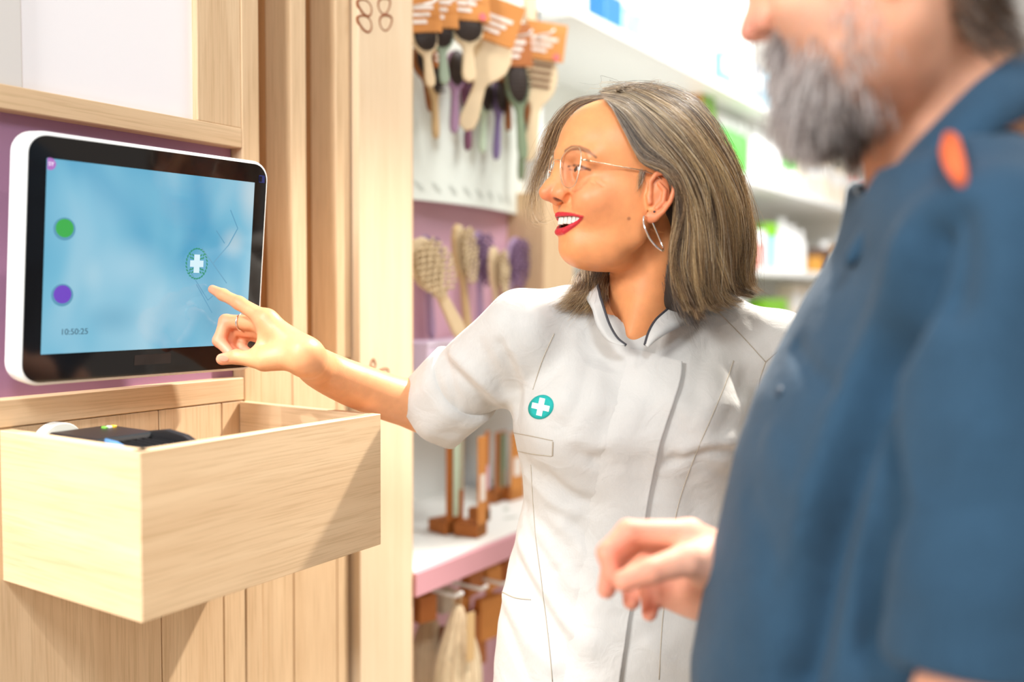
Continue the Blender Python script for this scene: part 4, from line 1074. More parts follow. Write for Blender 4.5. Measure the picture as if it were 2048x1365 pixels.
for px, w, a in (([(890, 720), (910, 790), (912, 862)], .0045, -.003), ([(1000, 690), (1030, 760), (1035, 830)], .006, -.004), ([(1020, 700), (1050, 760), (1052, 820)], .006, .003),
                 ([(1180, 720), (1165, 790), (1130, 850)], .008, -.0025), ([(1290, 760), (1270, 830), (1215, 885)], .009, .003), ([(1300, 800), (1270, 870), (1190, 920)], .007, -.003),
                 ([(1050, 950), (1100, 1000), (1150, 1030)], .006, .003), ([(1090, 940), (1140, 990), (1200, 1010)], .006, -.0025), ([(1040, 985), (1060, 1060), (1110, 1140)], .006, -.004), ([(1030, 1060), (1070, 1150), (1130, 1240), (1180, 1290)], .007, .004), ([(1020, 1090), (1060, 1180), (1120, 1270)], .006, -.0035),
                 ([(1150, 1050), (1190, 1100), (1220, 1180)], .007, -.003), ([(1000, 1220), (1030, 1290), (1060, 1364)], .008, -.004), ([(1130, 1240), (1160, 1300), (1180, 1364)], .008, .003), ([(1400, 930), (1440, 950), (1480, 948)], .007, -.003), ([(1330, 1130), (1370, 1160), (1400, 1230)], .008, -.003), ([(1300, 1290), (1340, 1330), (1380, 1340)], .008, .003), ([(1420, 680), (1400, 740), (1390, 800)], .009, -.0025), ([(1500, 640), (1540, 690), (1550, 740)], .008, -.003)):
    fold(TV, TN, TB0, px, w, a)
# broad irregular drape
qq = TV * 1.0
TV += TN * (.0016 * (np.sin(qq[:, 0] * 61 + qq[:, 2] * 23 + 2 * np.sin(qq[:, 2] * 31)) * np.sin(qq[:, 2] * 27 + qq[:, 0] * 17)))[:, None]
TV = relax(TV, TF, .3)
m_tunic = cloth_mat('pale sand cotton', lin(200, 196, 189), 1400, .8, .03)
tm = np_mesh('tunic', TV - W_BASE, TF); tm.materials.append(m_tunic)
tunic = bpy.data.objects.new('tunic', tm); COL.objects.link(tunic); tunic.parent = woman
TBV = bvh_of(TV, TF)
# turned up cuff of the pointing arm's sleeve
cf_u = np.cross(sdir, (0, 0, 1.0)); cf_u /= np.linalg.norm(cf_u); cf_w = np.cross(cf_u, sdir); cf_w = cf_w if cf_w[2] > 0 else -cf_w
CUP = SHO + (HEM_C - SHO) * .61
def cuff_ring(c, r, droop, wob, n=48):
    out = []
    for t in np.linspace(0, 2 * math.pi, n, endpoint=False):
        dn_ = max(0, -math.sin(t)) ** 3; rr_ = r * (1 + wob * math.sin(3 * t + 1) + .03 * math.sin(7 * t))
        out.append(c + cf_u * math.cos(t) * rr_ * .97 + cf_w * math.sin(t) * rr_ * (1 + droop * dn_) + sdir * .004 * math.sin(2 * t + .6))
    return out
bm = bmesh.new(); rg_ = [[bm.verts.new(Vector(p)) for p in cuff_ring(c, r, d_, w_)] for c, r, d_, w_ in ((CUP, .0545, .0, .008), (CUP + sdir * .001, .0632, .02, .010), (CUP + (HEM_C - CUP) * .35, .0620, .04, .012), (CUP + (HEM_C - CUP) * .7, .0602, .07, .012), (HEM_C, .0585, .13, .012), (HEM_C + sdir * .0012, .0568, .13, .012), (HEM_C - sdir * .004, .0552, .12, .012), (HEM_C - sdir * .030, .0530, .06, .012))]
for a, b in zip(rg_, rg_[1:]):
    for j in range(48): bm.faces.new((a[j], a[(j + 1) % 48], b[(j + 1) % 48], b[j]))
for v in bm.verts: v.co = v.co - Vector(W_BASE)
obj('sleeve_cuff', bm, m_tunic, tunic, True)
def wobj(name, bm, m, parent=tunic, smooth=True):
    for v in bm.verts: v.co = v.co - Vector(W_BASE)
    return obj(name, bm, m, parent, smooth)
# overlapping front panel
edge = resample(np.array(catmull([np.array(p, float) for p in [(1363, 730), (1361, 760), (1346, 812), (1322, 880), (1306, 950), (1294, 1010), (1284, 1075), (1270, 1160), (1255, 1255), (1240, 1350), (1225, 1440)]], 10)), 60)
topl = [(1249, 690), (1270, 700), (1300, 711), (1335, 719), (1363, 726)]
bm = bmesh.new(); grid = []
for i, (x, y) in enumerate(edge):
    row = []
    for k, u in enumerate((0, .03, .1, .2, .35, .5, .7, .85, 1.0)):
        wd = 118 if i > 0 else 112
        xx = x - u * wd; yy = y + (-34 * u * u if False else 0) - (0 if i else 0)
        if i < 12: yy = y + (1 - i / 12) * (-36 * u ** 1.2)
        row.append((xx, yy, u))
    grid.append(row)
def lifted(x, y, u):
    h = cast(TBV, [(x, y)], .0075 * (1 - sstep(np.array(u), .55, 1.0)) - .0012 * sstep(np.array(u), .8, 1.0))
    return h[0] if h else None
GV = [[None] * len(grid[0]) for _ in grid]
for i, row in enumerate(grid):
    for k, q in enumerate(row):
        p = lifted(*q); GV[i][k] = bm.verts.new(p) if p is not None else None
for i in range(len(GV) - 1):
    for k in range(len(GV[0]) - 1):
        q = (GV[i][k], GV[i + 1][k], GV[i + 1][k + 1], GV[i][k + 1])
        if all(q): bm.faces.new(q)
# edge thickness: fold the free edge back to the cloth below
prev = None
for i, row in enumerate(grid):
    p = cast(TBV, [row[0][:2]], -.001)
    v_ = bm.verts.new(p[0]) if p else None
    if prev is not None and v_ is not None and GV[i][0] and GV[i - 1][0]: bm.faces.new((GV[i - 1][0], prev, v_, GV[i][0]))
    prev = v_
wobj('front_panel', bm, m_tunic)
m_seam = mat('stitching', srgb(176, 164, 146), 0.9)
m_pipe = mat('charcoal piping', srgb(58, 56, 60), 0.7)
fpb = None
def seam(px, r=.0007, m=m_seam, name='seam', lift=.0002):
    pts = cast(TBV, resample(np.array(catmull([np.array(p, float) for p in px], 6)), 40), lift)
    if len(pts) > 2: wobj(name, tube(pts, r, 5), m)
seam([(1434, 622), (1480, 668), (1531, 724)]); seam([(1593, 674), (1560, 700), (1531, 724)]); seam([(1531, 724), (1518, 766), (1512, 830), (1500, 884)])
seam([(1467, 722), (1450, 770), (1425, 830), (1400, 888), (1372, 960), (1352, 1030), (1340, 1120), (1325, 1240), (1318, 1360)])
seam([(1108, 668), (1085, 720), (1066, 780)]); seam([(1062, 930), (1066, 1000), (1072, 1080), (1085, 1180), (1098, 1290), (1105, 1364)])
seam([(1026, 866), (1060, 872), (1106, 882)]); seam([(1106, 884), (1105, 912)], .0011); seam([(1027, 901), (1062, 908), (1104, 913)])
seam([(1003, 1184), (1030, 1196), (1062, 1200)], .0010)
def pseam(px, lift=.0056): seam(px, .0006, m_seam, 'seam', lift)
pseam([(1313, 720), (1302, 770), (1278, 830), (1250, 890), (1236, 960), (1224, 1040), (1208, 1140), (1190, 1250), (1172, 1360)], .0030)
pseam([(1352, 730), (1350, 760), (1335, 812), (1312, 880), (1296, 950), (1284, 1010), (1274, 1075), (1260, 1160), (1245, 1255), (1230, 1350)])
# stitching round the sleeve hem
u_ = np.cross(sdir, (0, 0, 1.0)); u_ /= np.linalg.norm(u_); w_ = np.cross(sdir, u_)
# round teal emblem with white cross
def patch(poly_px, lift, m, name):
    c = np.mean(poly_px, 0); bm = bmesh.new(); rings = []
    for s_ in (1.0, .66, .33):
        rings.append([bm.verts.new(cast(TBV, [tuple(c + (np.array(p) - c) * s_)], lift)[0]) for p in poly_px])
    ce = bm.verts.new(cast(TBV, [tuple(c)], lift)[0]); n = len(poly_px)
    for a, b in zip(rings, rings[1:]):
        for j in range(n): bm.faces.new((a[j], a[(j + 1) % n], b[(j + 1) % n], b[j]))
    for j in range(n): bm.faces.new((rings[-1][j], rings[-1][(j + 1) % n], ce))
    lo_ = [bm.verts.new(cast(TBV, [p], -.0005)[0]) for p in [tuple(q) for q in poly_px]]
    for j in range(n): bm.faces.new((rings[0][j], lo_[j], lo_[(j + 1) % n], rings[0][(j + 1) % n]))
    return wobj(name, bm, m)
em = np.array([(x, y) for x, y in ellipse(1082.5, 815, 26.5, 22.5, 36, R(-38))])
emb = patch(em, .0012, mat('teal embroidery', srgb(16, 168, 160), 0.75, bump=.3, scale=900), 'emblem'); emb['label'] = 'round teal emblem with a white cross'
def crossp(c, L_, w, a):
    q = [(-w, -L_), (w, -L_), (w, -w), (L_, -w), (L_, w), (w, w), (w, L_), (-w, L_), (-w, w), (-L_, w), (-L_, -w), (-w, -w)]
    return [(c[0] + x * math.cos(a) - y * math.sin(a), c[1] + x * math.sin(a) + y * math.cos(a)) for x, y in q]
cp_ = crossp((1083, 815), 17.5, 5.6, R(12)); bm = bmesh.new()
vs = [bm.verts.new(cast(TBV, [p], .0019)[0]) for p in cp_]; bm.faces.new((vs[0], vs[1], vs[2], vs[11])); bm.faces.new((vs[2], vs[3], vs[4], vs[5])); bm.faces.new((vs[5], vs[6], vs[7], vs[8])); bm.faces.new((vs[8], vs[9], vs[10], vs[11])); bm.faces.new((vs[2], vs[5], vs[8], vs[11]))
wobj('emblem_cross', bm, mat('white embroidery', srgb(244, 246, 244), 0.8))
# standing collar with dark piping
top = [(1252, 691, 1.250), (1234, 676, 1.256), (1218, 648, 1.264), (1206, 612, 1.276), (1199, 586, 1.296), (1200, 566, 1.335), (1240, 545, 1.405), (1300, 540, 1.43), (1352, 556, 1.405), (1374, 578, 1.36), (1362, 594, 1.320), (1336, 618, 1.296), (1312, 640, 1.276), (1298, 664, 1.262), (1290, 690, 1.250)]
bot = [(1246, 692, 1.247), (1216, 682, 1.252), (1196, 654, 1.258), (1186, 620, 1.270), (1176, 600, 1.296), (1178, 590, 1.345), (1226, 590, 1.425), (1300, 590, 1.45), (1380, 596, 1.42), (1412, 612, 1.36), (1402, 630, 1.310), (1372, 648, 1.282), (1340, 664, 1.264), (1314, 680, 1.254), (1296, 696, 1.246)]
T3, B3 = [np.array(catmull([pc(*p) for p in q], 6)) for q in (top, bot)]
bm = bmesh.new(); cen = (T3.mean(0) + B3.mean(0)) / 2
rows_ = []
for t, b in zip(T3, B3):
    o_ = (t + b) / 2 - cen; o_[2] = 0; o_ = o_ / np.linalg.norm(o_) * .0016
    rows_.append([bm.verts.new(x) for x in (t + o_, (t + b) / 2 + o_ * 2.2, b + o_, b - o_, (t + b) / 2 - o_ * .2, t - o_)])
for a, b in zip(rows_, rows_[1:]):
    for k in range(6): bm.faces.new((a[k], a[(k + 1) % 6], b[(k + 1) % 6], b[k]))
for r_ in (rows_[0], rows_[-1]): bm.faces.new(r_)
wobj('collar', bm, m_tunic)
wobj('piping', tube(list(T3), .0021, 6), m_pipe)['label'] = 'charcoal piping along the collar edge'
# body under the cloth, joined to head, arms and hands as one mesh
bvol = tunic_vol(.012, False, .007)
for s, x in ((1, 1180), (-1, 1325)):
    hip = pc(x, 1340, 1.37); kn = np.array((hip[0] - .0 * s, 1.36, .47)); an = np.array((hip[0], 1.38, .09))
BV, BF = bvol.mesh(1)
BC = np.tile(SK_W, (len(BV), 1))
V_, F_, C_ = joined([(h2c(HV), HF, HC), (RV, RF, RC), (LV, LF, LC), (BV, BF, BC)])
me = np_mesh('body', V_ - W_BASE, F_, C_); me.materials.append(W_SKIN)
bo = bpy.data.objects.new('body', me); COL.objects.link(bo); bo.parent = woman
# trousers and shoes, below the frame
lo = Vol((W_BASE[0] - .26, 1.16, 0.0), (W_BASE[0] + .26, 1.58, .98), .008)
hx = TZ[3][0]
lo.op(lambda P: loft(P, [.80, .88, .97], [.172, .168, .15], [.112, .112, .105], [hx] * 3, [1.37] * 3), (hx - .2, 1.2, .80), (hx + .2, 1.55, .97), .0, 'u')
for s in (1, -1): lo.chain([(hx + .085 * s, 1.37, .82), (hx + .088 * s, 1.365, .47), (hx + .090 * s, 1.385, .10)], [.085, .062, .052], .03, inner=.02)
q = lo.mesh(2); mm = np_mesh('trousers', q[0] - W_BASE, q[1]); mm.materials.append(cloth_mat('white work trousers', lin(214, 208, 198))); to = bpy.data.objects.new('trousers', mm); COL.objects.link(to); to.parent = woman
m_shoe = mat('white leather clog', srgb(226, 222, 216), 0.4)
for s in (1, -1):
    sv = Vol((hx + .09 * s - .07, 1.20, -.002), (hx + .09 * s + .07, 1.47, .12), .005)
    sv.chain([(hx + .09 * s, 1.42, .045), (hx + .09 * s, 1.34, .045), (hx + .095 * s, 1.26, .035)], [.040, .043, .038], .02, inner=.02)
    sv.op(lambda P: .002 - P[2] + 0 * P[0] + 0 * P[1], (hx + .09 * s - .07, 1.20, -.002), (hx + .09 * s + .07, 1.47, .01), .001, 's') if False else None
    sv.D[:, :, :2] = .01
    q = sv.mesh(1); q[0][:, 2] = np.maximum(q[0][:, 2], .001); mm = np_mesh('shoe', q[0] - W_BASE, q[1]); mm.materials.append(m_shoe); o_ = bpy.data.objects.new('shoe', mm); COL.objects.link(o_); o_.parent = woman
# silver ring on the middle finger, finger nails
ax1 = MID[1] - MID[0]; ax1 /= np.linalg.norm(ax1); rc = MID[0] + (MID[1] - MID[0]) * .60
a1 = np.cross(ax1, (0, 0, 1.0)); a1 /= np.linalg.norm(a1); a2 = np.cross(ax1, a1)
rg = obj('ring', tube([rc + (a1 * math.cos(t) + a2 * math.sin(t)) * .0112 - W_BASE for t in np.linspace(0, 2 * math.pi, 28, endpoint=False)], .0013, 8, True), M['silver'], woman, True); rg['label'] = 'silver ring on the middle finger'
m_nail = mat('pink finger nail', srgb(226, 140, 112), 0.25)
HANDB = bvh_of(RV, RF)
def nail(px_c, rx, ry, ang, bv, base, par, n=14):
    bm = bmesh.new(); c = np.array(px_c, float)
    def at(q): 
        h = cast(bv, [q], .0006); return h[0] if h else None
    ring_ = [at(p) for p in ellipse(c[0], c[1], rx, ry, n, ang)]; mid = at(tuple(c))
    if mid is None or any(p is None for p in ring_): bm.free(); return
    mv = bm.verts.new(mid + (mid - np.mean(ring_, 0)) * .2); vs = [bm.verts.new(p) for p in ring_]
    for j in range(n): bm.faces.new((vs[j], vs[(j + 1) % n], mv))
    for v in bm.verts: v.co = v.co - Vector(base)
    obj('finger_nail', bm, m_nail, par, True)
nail((447, 717.5), 11, 5.5, R(8), HANDB, W_BASE, woman)

# ------------------------------------------------------------------ the man in the foreground
M_BASE = np.array((0.315, 0.86, 0.0))
man = thing('person', 'bearded man in a dark blue shirt seen from the side in front of the woman', 'person', C2W(M_BASE), (0, 0, CROT))
_keep = (HB, HO)
PSM, PHM = R(-26), R(-12)
mf = np.array([-math.cos(PSM) * math.cos(PHM), -math.sin(PSM) * math.cos(PHM), math.sin(PHM)]); ml = np.array([math.sin(PSM), -math.cos(PSM), 0.0])
mu = np.cross(ml, mf); mu = mu if mu[2] > 0 else -mu
MB_ = np.stack([mf, ml, mu]); MO = pc(1476, 72, .835) - (mf * .1275 + mu * -.0165)
def m2c(p): return np.asarray(p) @ MB_ + MO
def c2m(p): return (np.asarray(p) - MO) @ MB_.T
mneck = [c2m(pc(1815, 60, .84)), c2m(pc(1890, 240, .84)), c2m(pc(1900, 440, .845))]
mh = build_head(None, mneck, .003, False, True)
mh.groove([(.094, -.028, -.050), (.1015, 0, -.050), (.094, .028, -.050)], .002, .002)
V1, F1 = mh.mesh(1)
SK_M = lin(228, 166, 134)
C1 = np.tile(SK_M, (len(V1), 1)); A = V1.copy(); A[:, 1] = np.abs(A[:, 1])
C1 = mixc(C1, lin(214, 128, 108), .8 * np.exp(-(((A[:, 0] - .118) / .02) ** 2 + ((A[:, 2] + .018) / .014) ** 2)) * (A[:, 0] > .09))
C1 = mixc(C1, lin(226, 150, 116), .5 * (A[:, 1] > .068) * (A[:, 2] < .03))
bd = sstep(-A[:, 2] + .30 * (A[:, 0] - .06), .022, .040) * sstep(A[:, 0], .004, .02) * (A[:, 2] > -.115)
C1 = mixc(C1, lin(176, 140, 122), .35 * bd)
hm = sstep(A[:, 2] * .8 - A[:, 0], .035, .05); C1 = mixc(C1, lin(70, 54, 44), np.clip(hm, 0, 1))
MHB = bvh_of(m2c(V1), F1)
# right hand, thumb and index together in front of the belly
DM = .03
def mp_(px, py, d): return pc(px, py, d + DM)
mI = [mp_(1380, 1068, .905), mp_(1256, 1064, .885), mp_(1214, 1106, .872), mp_(1223, 1150, .868)]; mIr = [.0140, .0115, .0100, .0086]
mM = [mp_(1388, 1086, .930), mp_(1272, 1082, .925), mp_(1224, 1130, .905), mp_(1213, 1180, .893)]; mMr = [.0138, .0115, .0104, .0092]
mR = [mp_(1396, 1112, .948), mp_(1306, 1108, .950), mp_(1262, 1152, .930), mp_(1263, 1203, .912)]; mRr = [.0132, .0110, .0100, .0090]
mP = [mp_(1404, 1142, .958), mp_(1336, 1136, .966), mp_(1298, 1180, .945), mp_(1299, 1228, .928)]; mPr = [.0120, .0098, .0088, .0080]
mT = [mp_(1432, 1136, .885), mp_(1372, 1121, .862), mp_(1300, 1143, .846), mp_(1246, 1163, .840)]; mTr = [.0190, .0150, .0120, .0100]
mW = mp_(1490, 1140, .940); mE = pc(1770, 1250, 1.075)
def mfix(v):
    v.ell(mp_(1425, 1172, .915), (.032, .020, .030), .02); v.ell(mp_(1408, 1120, .89), (.026, .018, .022), .016)
    v.chain([mW, mE], [.031, .045], .02); v.ell(mp_(1380, 1160, .945), (.034, .022, .036), .02); v.cap(mp_(1330, 1165, .945), mp_(1400, 1195, .935), .018, .022, .015)
hv4 = hand_vol([mI, mM, mR, mP, mT], [mIr, mMr, mRr, mPr, mTr], [(mW, mI[0], .025, .0145), (mW, mM[0], .026, .0145), (mW, mR[0], .026, .014), (mW, mP[0], .024, .013)], h=.0024, extra=mfix, more=[mW, mE])
V2, F2 = hv4.mesh(1)
C2 = hand_colors(V2, [(mI[2], .022), (mI[3], .02), (mM[3], .022), (mT[3], .022), (mR[3], .02), (mP[3], .02), (mR[1], .03), (mP[1], .03)], [(mI[1], .02), (mT[2], .02)], lin(236, 176, 148))
# left forearm, just below the frame, with a relaxed hand
mS, mEl = pc(1990, 505, .705), pc(1985, 1400, .652); mWl = mEl + np.array((-.14, -.01, -.19))
dn = (mWl - mEl) / np.linalg.norm(mWl - mEl)
MJ, MJr = rel_hand(mWl, dn, np.array((-.8, -.5, 0)), np.array((-.6, .6, .3)))
MJr = [[r * 1.12 for r in q] for q in MJr]
def mlf(v): v.chain([mS + (mEl - mS) * .75, mEl, (mEl + mWl) / 2, mWl], [.046, .044, .040, .029], .02, inner=.02)
hv5 = hand_vol(MJ, MJr, [(mWl, MJ[k][0], .022, .0130) for k in range(4)], h=.0032, extra=mlf, more=[mS + (mEl - mS) * .7, mEl])
V3, F3_ = hv5.mesh(1); C3 = hand_colors(V3, [], [], lin(232, 170, 138))
# shirt
mrows = [(1640, .160, .150, 1765, .87), (1500, .178, .165, 1775, .865), (1365, .181, .172, 1784, .86), (1250, .176, .172, 1796, .86), (1090, .167, .175, 1815, .86), (930, .155, .185, 1830, .86), (800, .141, .195, 1850, .86), (690, .125, .195, 1876, .86), (600, .110, .185, 1890, .86), (520, .092, .165, 1900, .86), (450, .078, .12, 1905, .855), (400, .070, .09, 1905, .85)]
mzs = [pc(1800, r[0], r[4])[2] for r in mrows]; MZT = (mzs, [r[1] for r in mrows], [r[2] for r in mrows], [pc(r[3], r[0], r[4])[0] for r in mrows], [r[4] for r in mrows])
sv = Vol((.0, .53, mzs[0] - .01), (.58, 1.22, pc(1900, 180, .85)[2]), .0055)
sv.op(lambda P: loft(P, *MZT), (.05, .6, mzs[0]), (.56, 1.12, mzs[-1]), 0, 'u')
nb = pc(1905, 400, .85)
sv.chain([nb, pc(1945, 440, .77), mS], [.062, .062, .066], .06, inner=.04)
mS2 = pc(1850, 540, 1.02); sv.chain([nb, pc(1880, 440, .94), mS2], [.062, .062, .062], .06, inner=.04)
mHem = pc(1942, 1343, .665); sd = (mHem - mS) / np.linalg.norm(mHem - mS)
sleeve_op(sv, mS, mHem, sd, .067, .063, mHem, .054, .006)
sv.cap(mS2, pc(1800, 1050, 1.07), .064, .060, .03); sv.cap(pc(1800, 1050, 1.07), pc(1700, 1190, 1.04), .060, .052, .02)
sv.chain([pc(1830, 180, .83), pc(1868, 320, .835), pc(1885, 400, .845)], [.068, .069, .066], .006, 's')
SV, SF = sv.mesh(2); SN = normals_of(SV, SF); SB = bvh_of(SV, SF)
if (SN * (SV - SV.mean(0))).sum(1).mean() < 0: SN = -SN
for px, w, a in (([(1850, 470), (1830, 560), (1790, 680), (1740, 800), (1690, 960), (1650, 1120), (1620, 1280), (1600, 1364)], .012, -.030), ([(1800, 500), (1770, 620), (1720, 760), (1660, 920), (1620, 1080)], .014, .009),
                 ([(1752, 860), (1772, 930), (1778, 1010)], .009, -.030), ([(1770, 1010), (1755, 1150), (1745, 1300)], .010, -.022), ([(1910, 430), (1915, 520), (1900, 600)], .011, -.016), ([(1590, 690), (1620, 740), (1660, 775)], .007, -.005),
                 ([(2010, 560), (1990, 700), (1960, 850)], .014, .004), ([(1850, 950), (1900, 1000), (1980, 1020)], .012, -.003), ([(1830, 1150), (1900, 1190), (2000, 1200)], .012, .003), ([(1540, 880), (1580, 960), (1640, 1010)], .012, .003), ([(1500, 1000), (1540, 1100), (1560, 1250)], .012, -.003)):
    fold(SV, SN, SB, px, w, a)
SV = relax(SV, SF, .3); SBV = bvh_of(SV, SF)
m_shirt = cloth_mat('dark blue linen', lin(46, 73, 94), 700, .85, .14, .1, .3)
sm_ = np_mesh('shirt', SV - M_BASE, SF); sm_.materials.append(m_shirt); shirt = bpy.data.objects.new('shirt', sm_); COL.objects.link(shirt); shirt.parent = man
def mobj(name, bm, m, parent=shirt, smooth=True):
    for v in bm.verts: v.co = v.co - Vector(M_BASE)
    return obj(name, bm, m, parent, smooth)
tp = [(1700, 500, .815), (1745, 410, .812), (1772, 360, .800), (1815, 305, .780), (1870, 245, .768), (1950, 165, .766), (2040, 105, .790), (2100, 90, .84), (2090, 110, .91), (1960, 180, .935), (1850, 270, .93), (1770, 380, .885), (1715, 470, .85)]
bt = [(1700, 535, .808), (1752, 480, .790), (1800, 430, .768), (1855, 385, .748), (1915, 330, .738), (2000, 262, .738), (2100, 215, .770), (2160, 210, .84), (2140, 230, .93), (1990, 290, .962), (1860, 370, .955), (1768, 470, .895), (1705, 530, .845)]
T3, B3 = [np.array(catmull([pc(*p) for p in q], 5)) for q in (tp, bt)]; cen = (T3.mean(0) + B3.mean(0)) / 2
bm = bmesh.new(); rr = []
for t, b in zip(T3, B3):
    o_ = (t + b) / 2 - cen; o_[2] = 0; o_ = o_ / np.linalg.norm(o_) * .003
    rr.append([bm.verts.new(x) for x in (t + o_, (t + b) / 2 + o_ * 2.0, b + o_ * 1.5, b - o_, (t + b) / 2 - o_ * .3, t - o_)])
for a, b in zip(rr, rr[1:]):
    for k in range(6): bm.faces.new((a[k], a[(k + 1) % 6], b[(k + 1) % 6], b[k]))
for q in (rr[0], rr[-1]): bm.faces.new(q)
mobj('shirt_collar', bm, m_shirt)
# orange woven tag on the shoulder
def mpatch(poly, lift, m, name):
    pts = cast(SBV, [tuple(p) for p in poly], lift); low = cast(SBV, [tuple(p) for p in poly], -.001); n = len(poly)
    if len(pts) < n or len(low) < n: return None
    bm = bmesh.new(); a = [bm.verts.new(p) for p in pts]; b = [bm.verts.new(p) for p in low]; c = bm.verts.new(np.mean(pts, 0))
    for j in range(n): bm.faces.new((a[j], a[(j + 1) % n], c)); bm.faces.new((a[j], b[j], b[(j + 1) % n], a[(j + 1) % n]))
    return mobj(name, bm, m)
tg_ = mpatch(ellipse(1914, 332, 19, 44, 20, R(-14)), .012, mat('orange thread', srgb(226, 104, 56), .8), 'shoulder_tag')
if tg_: tg_['label'] = 'orange tag on the shoulder'
for px, py in ((1562, 786),):
    p = cast(SBV, [(px, py)], .001)
    if p:
        bm = bmesh.new(); bmesh.ops.create_uvsphere(bm, u_segments=12, v_segments=8, radius=.0045)
        for v in bm.verts: v.co = Vector((v.co.x, v.co.y, v.co.z)) * 1.0 + Vector(p[0])
        mobj('button', bm, mat('navy button', srgb(40, 58, 74), .4))
V_, F_, C_ = joined([(m2c(V1), F1, C1), (V2, F2, C2), (V3, F3_, C3)])
me = np_mesh('body', V_ - M_BASE, F_, C_); me.materials.append(skin_mat('ruddy skin', .58)); bo = bpy.data.objects.new('body', me); COL.objects.link(bo); bo.parent = man
for s in (1, -1):
    q = uv_ball((.0800, .0305 * s, .0155), .0124)
    for v in q.verts: v.co = Vector(m2c(np.array(v.co)))
    eo = mobj('eye', q, m_eye, man)
    q = uv_ball((.0882, .0305 * s, .0150), .0055, 12)
    for v in q.verts: v.co = Vector(m2c(np.array(v.co)))
    mobj('iris', q, m_iris, eo)
# beard, moustache and hair as strands rooted on the skin
def rooted(n, sel, length, down, curl, seed, prob=None, stand=.8):
    r = np.random.default_rng(seed); idx = np.where(sel)[0]; out = []
    Nn = normals_of(V1, F1)
    if (Nn * (V1 - V1.mean(0))).sum(1).mean() < 0: Nn = -Nn
    for i in r.choice(idx, n):
        if prob is not None and r.random() > prob(V1[i]): continue
        p = V1[i] + r.normal(0, .0012, 3); nn = Nn[i]; L_ = length(V1[i]) * (.6 + .6 * r.random()); d = nn * stand + down(V1[i]) + r.normal(0, curl, 3); d /= np.linalg.norm(d)
        t = np.linspace(0, 1, 7)[:, None]; c = p + d * L_ * t + (down(V1[i]) * .5 - nn * .15) * L_ * t ** 2 + r.normal(0, .002, 3) * t ** 2
        out.append(m2c(c) - M_BASE)
    return out
X_, Y_, Z_ = V1[:, 0], np.abs(V1[:, 1]), V1[:, 2]
def pix(P):
    q = P - np.array((0, 0, CAM_H)); rr = ray_c(1024, 682.5); F_ = rr; R_ = ray_c(1024 + FPX, 682.5) - F_; D_ = ray_c(1024, 682.5 + FPX) - F_
    z = q @ F_; return 1024 + FPX * (q @ R_) / z, 682.5 + FPX * (q @ D_) / z
PXM, PYM = pix(m2c(V1)); NEAR = V1[:, 1] > -.05
def blob(x, y, cx, cy, rx, ry): return np.exp(-(((x - cx) / rx) ** 2 + ((y - cy) / ry) ** 2))
GOAT = np.clip(1.6 * blob(PXM, PYM, 1585, 255, 62, 85) + .9 * blob(PXM, PYM, 1640, 270, 70, 60), 0, 1)
JAW = np.clip(.55 * blob(PXM, PYM, 1700, 150, 45, 150) + .35 * blob(PXM, PYM, 1640, 200, 60, 80) + .5 * blob(PXM, PYM, 1712, 0, 30, 70), 0, .55)
DARK = np.clip(1.5 * blob(PXM, PYM, 1632, 285, 42, 46), 0, 1)
bsel = (X_ > .0) & (Z_ < .01) & (Z_ > -.125) & (PYM < 345) & ~((Y_ > .071) & (X_ < .012))
def grown(n, W, length, seed, curl=.25):
    r_ = np.random.default_rng(seed); w = W * bsel; w = w / w.sum(); ids = r_.choice(len(V1), n, p=w); sel = np.zeros(len(V1), bool); sel[np.unique(ids)] = True
    return rooted(n, sel, length, lambda p: np.array((.08, 0, -.9)), curl, seed)
bgrey = hair_mat('grizzled beard', [(0.0, srgb(104, 92, 86)), (0.3, srgb(156, 140, 132)), (0.65, srgb(192, 178, 170)), (1.0, srgb(226, 218, 212))])
bs = grown(4200, GOAT, lambda p: .012 + .022 * np.clip((p[0] - .045) / .04, 0, 1), 21) + grown(1100, JAW, lambda p: .012, 31, .3)
strands('beard', bs, .00032, bgrey, man)['label'] = 'grizzled grey beard'
strands('chin_beard', grown(2600, DARK, lambda p: .022, 22), .00034, hair_mat('dark beard', [(0.0, srgb(40, 32, 30)), (0.6, srgb(72, 60, 54)), (1.0, srgb(130, 116, 108))]), man)['label'] = 'dark hair under the chin'
ms = (Z_ > -.050) & (Z_ < -.032) & (X_ > .078) & (Y_ < .032)
strands('moustache', rooted(700, ms, lambda p: .013, lambda p: np.array((.1, 0, -.8)), .2, 23), .00032, hair_mat('moustache hair', [(0.0, srgb(70, 60, 58)), (0.6, srgb(120, 108, 104)), (1.0, srgb(190, 182, 178))]), man)['label'] = 'dark grey moustache'
nape = (PXM > 1885 + .45 * np.maximum(PYM, 0)) & (PYM < 100) & (X_ < .0)
strands('nape_hair', rooted(2600, nape, lambda p: .022, lambda p: np.array((-.3, 0, -.8)), .25, 27), .00032, hair_mat('brown nape hair', [(0.0, srgb(58, 44, 34)), (0.6, srgb(104, 80, 60)), (1.0, srgb(150, 128, 108))]), man)
hs = (hm > .3) & (X_ < .075) | ((Z_ > .085) & (X_ < .085))
strands('hair', rooted(6500, hs & (Z_ > -.055), lambda p: .014 + .02 * np.clip((p[2] - .03) / .08, 0, 1), lambda p: np.array((-.75, 0, -.35)), .12, 24, None, .28), .00030, hair_mat('short brown hair', [(0.0, srgb(52, 40, 32)), (0.6, srgb(96, 76, 60)), (1.0, srgb(150, 130, 112))]), man)['label'] = 'short brown hair'
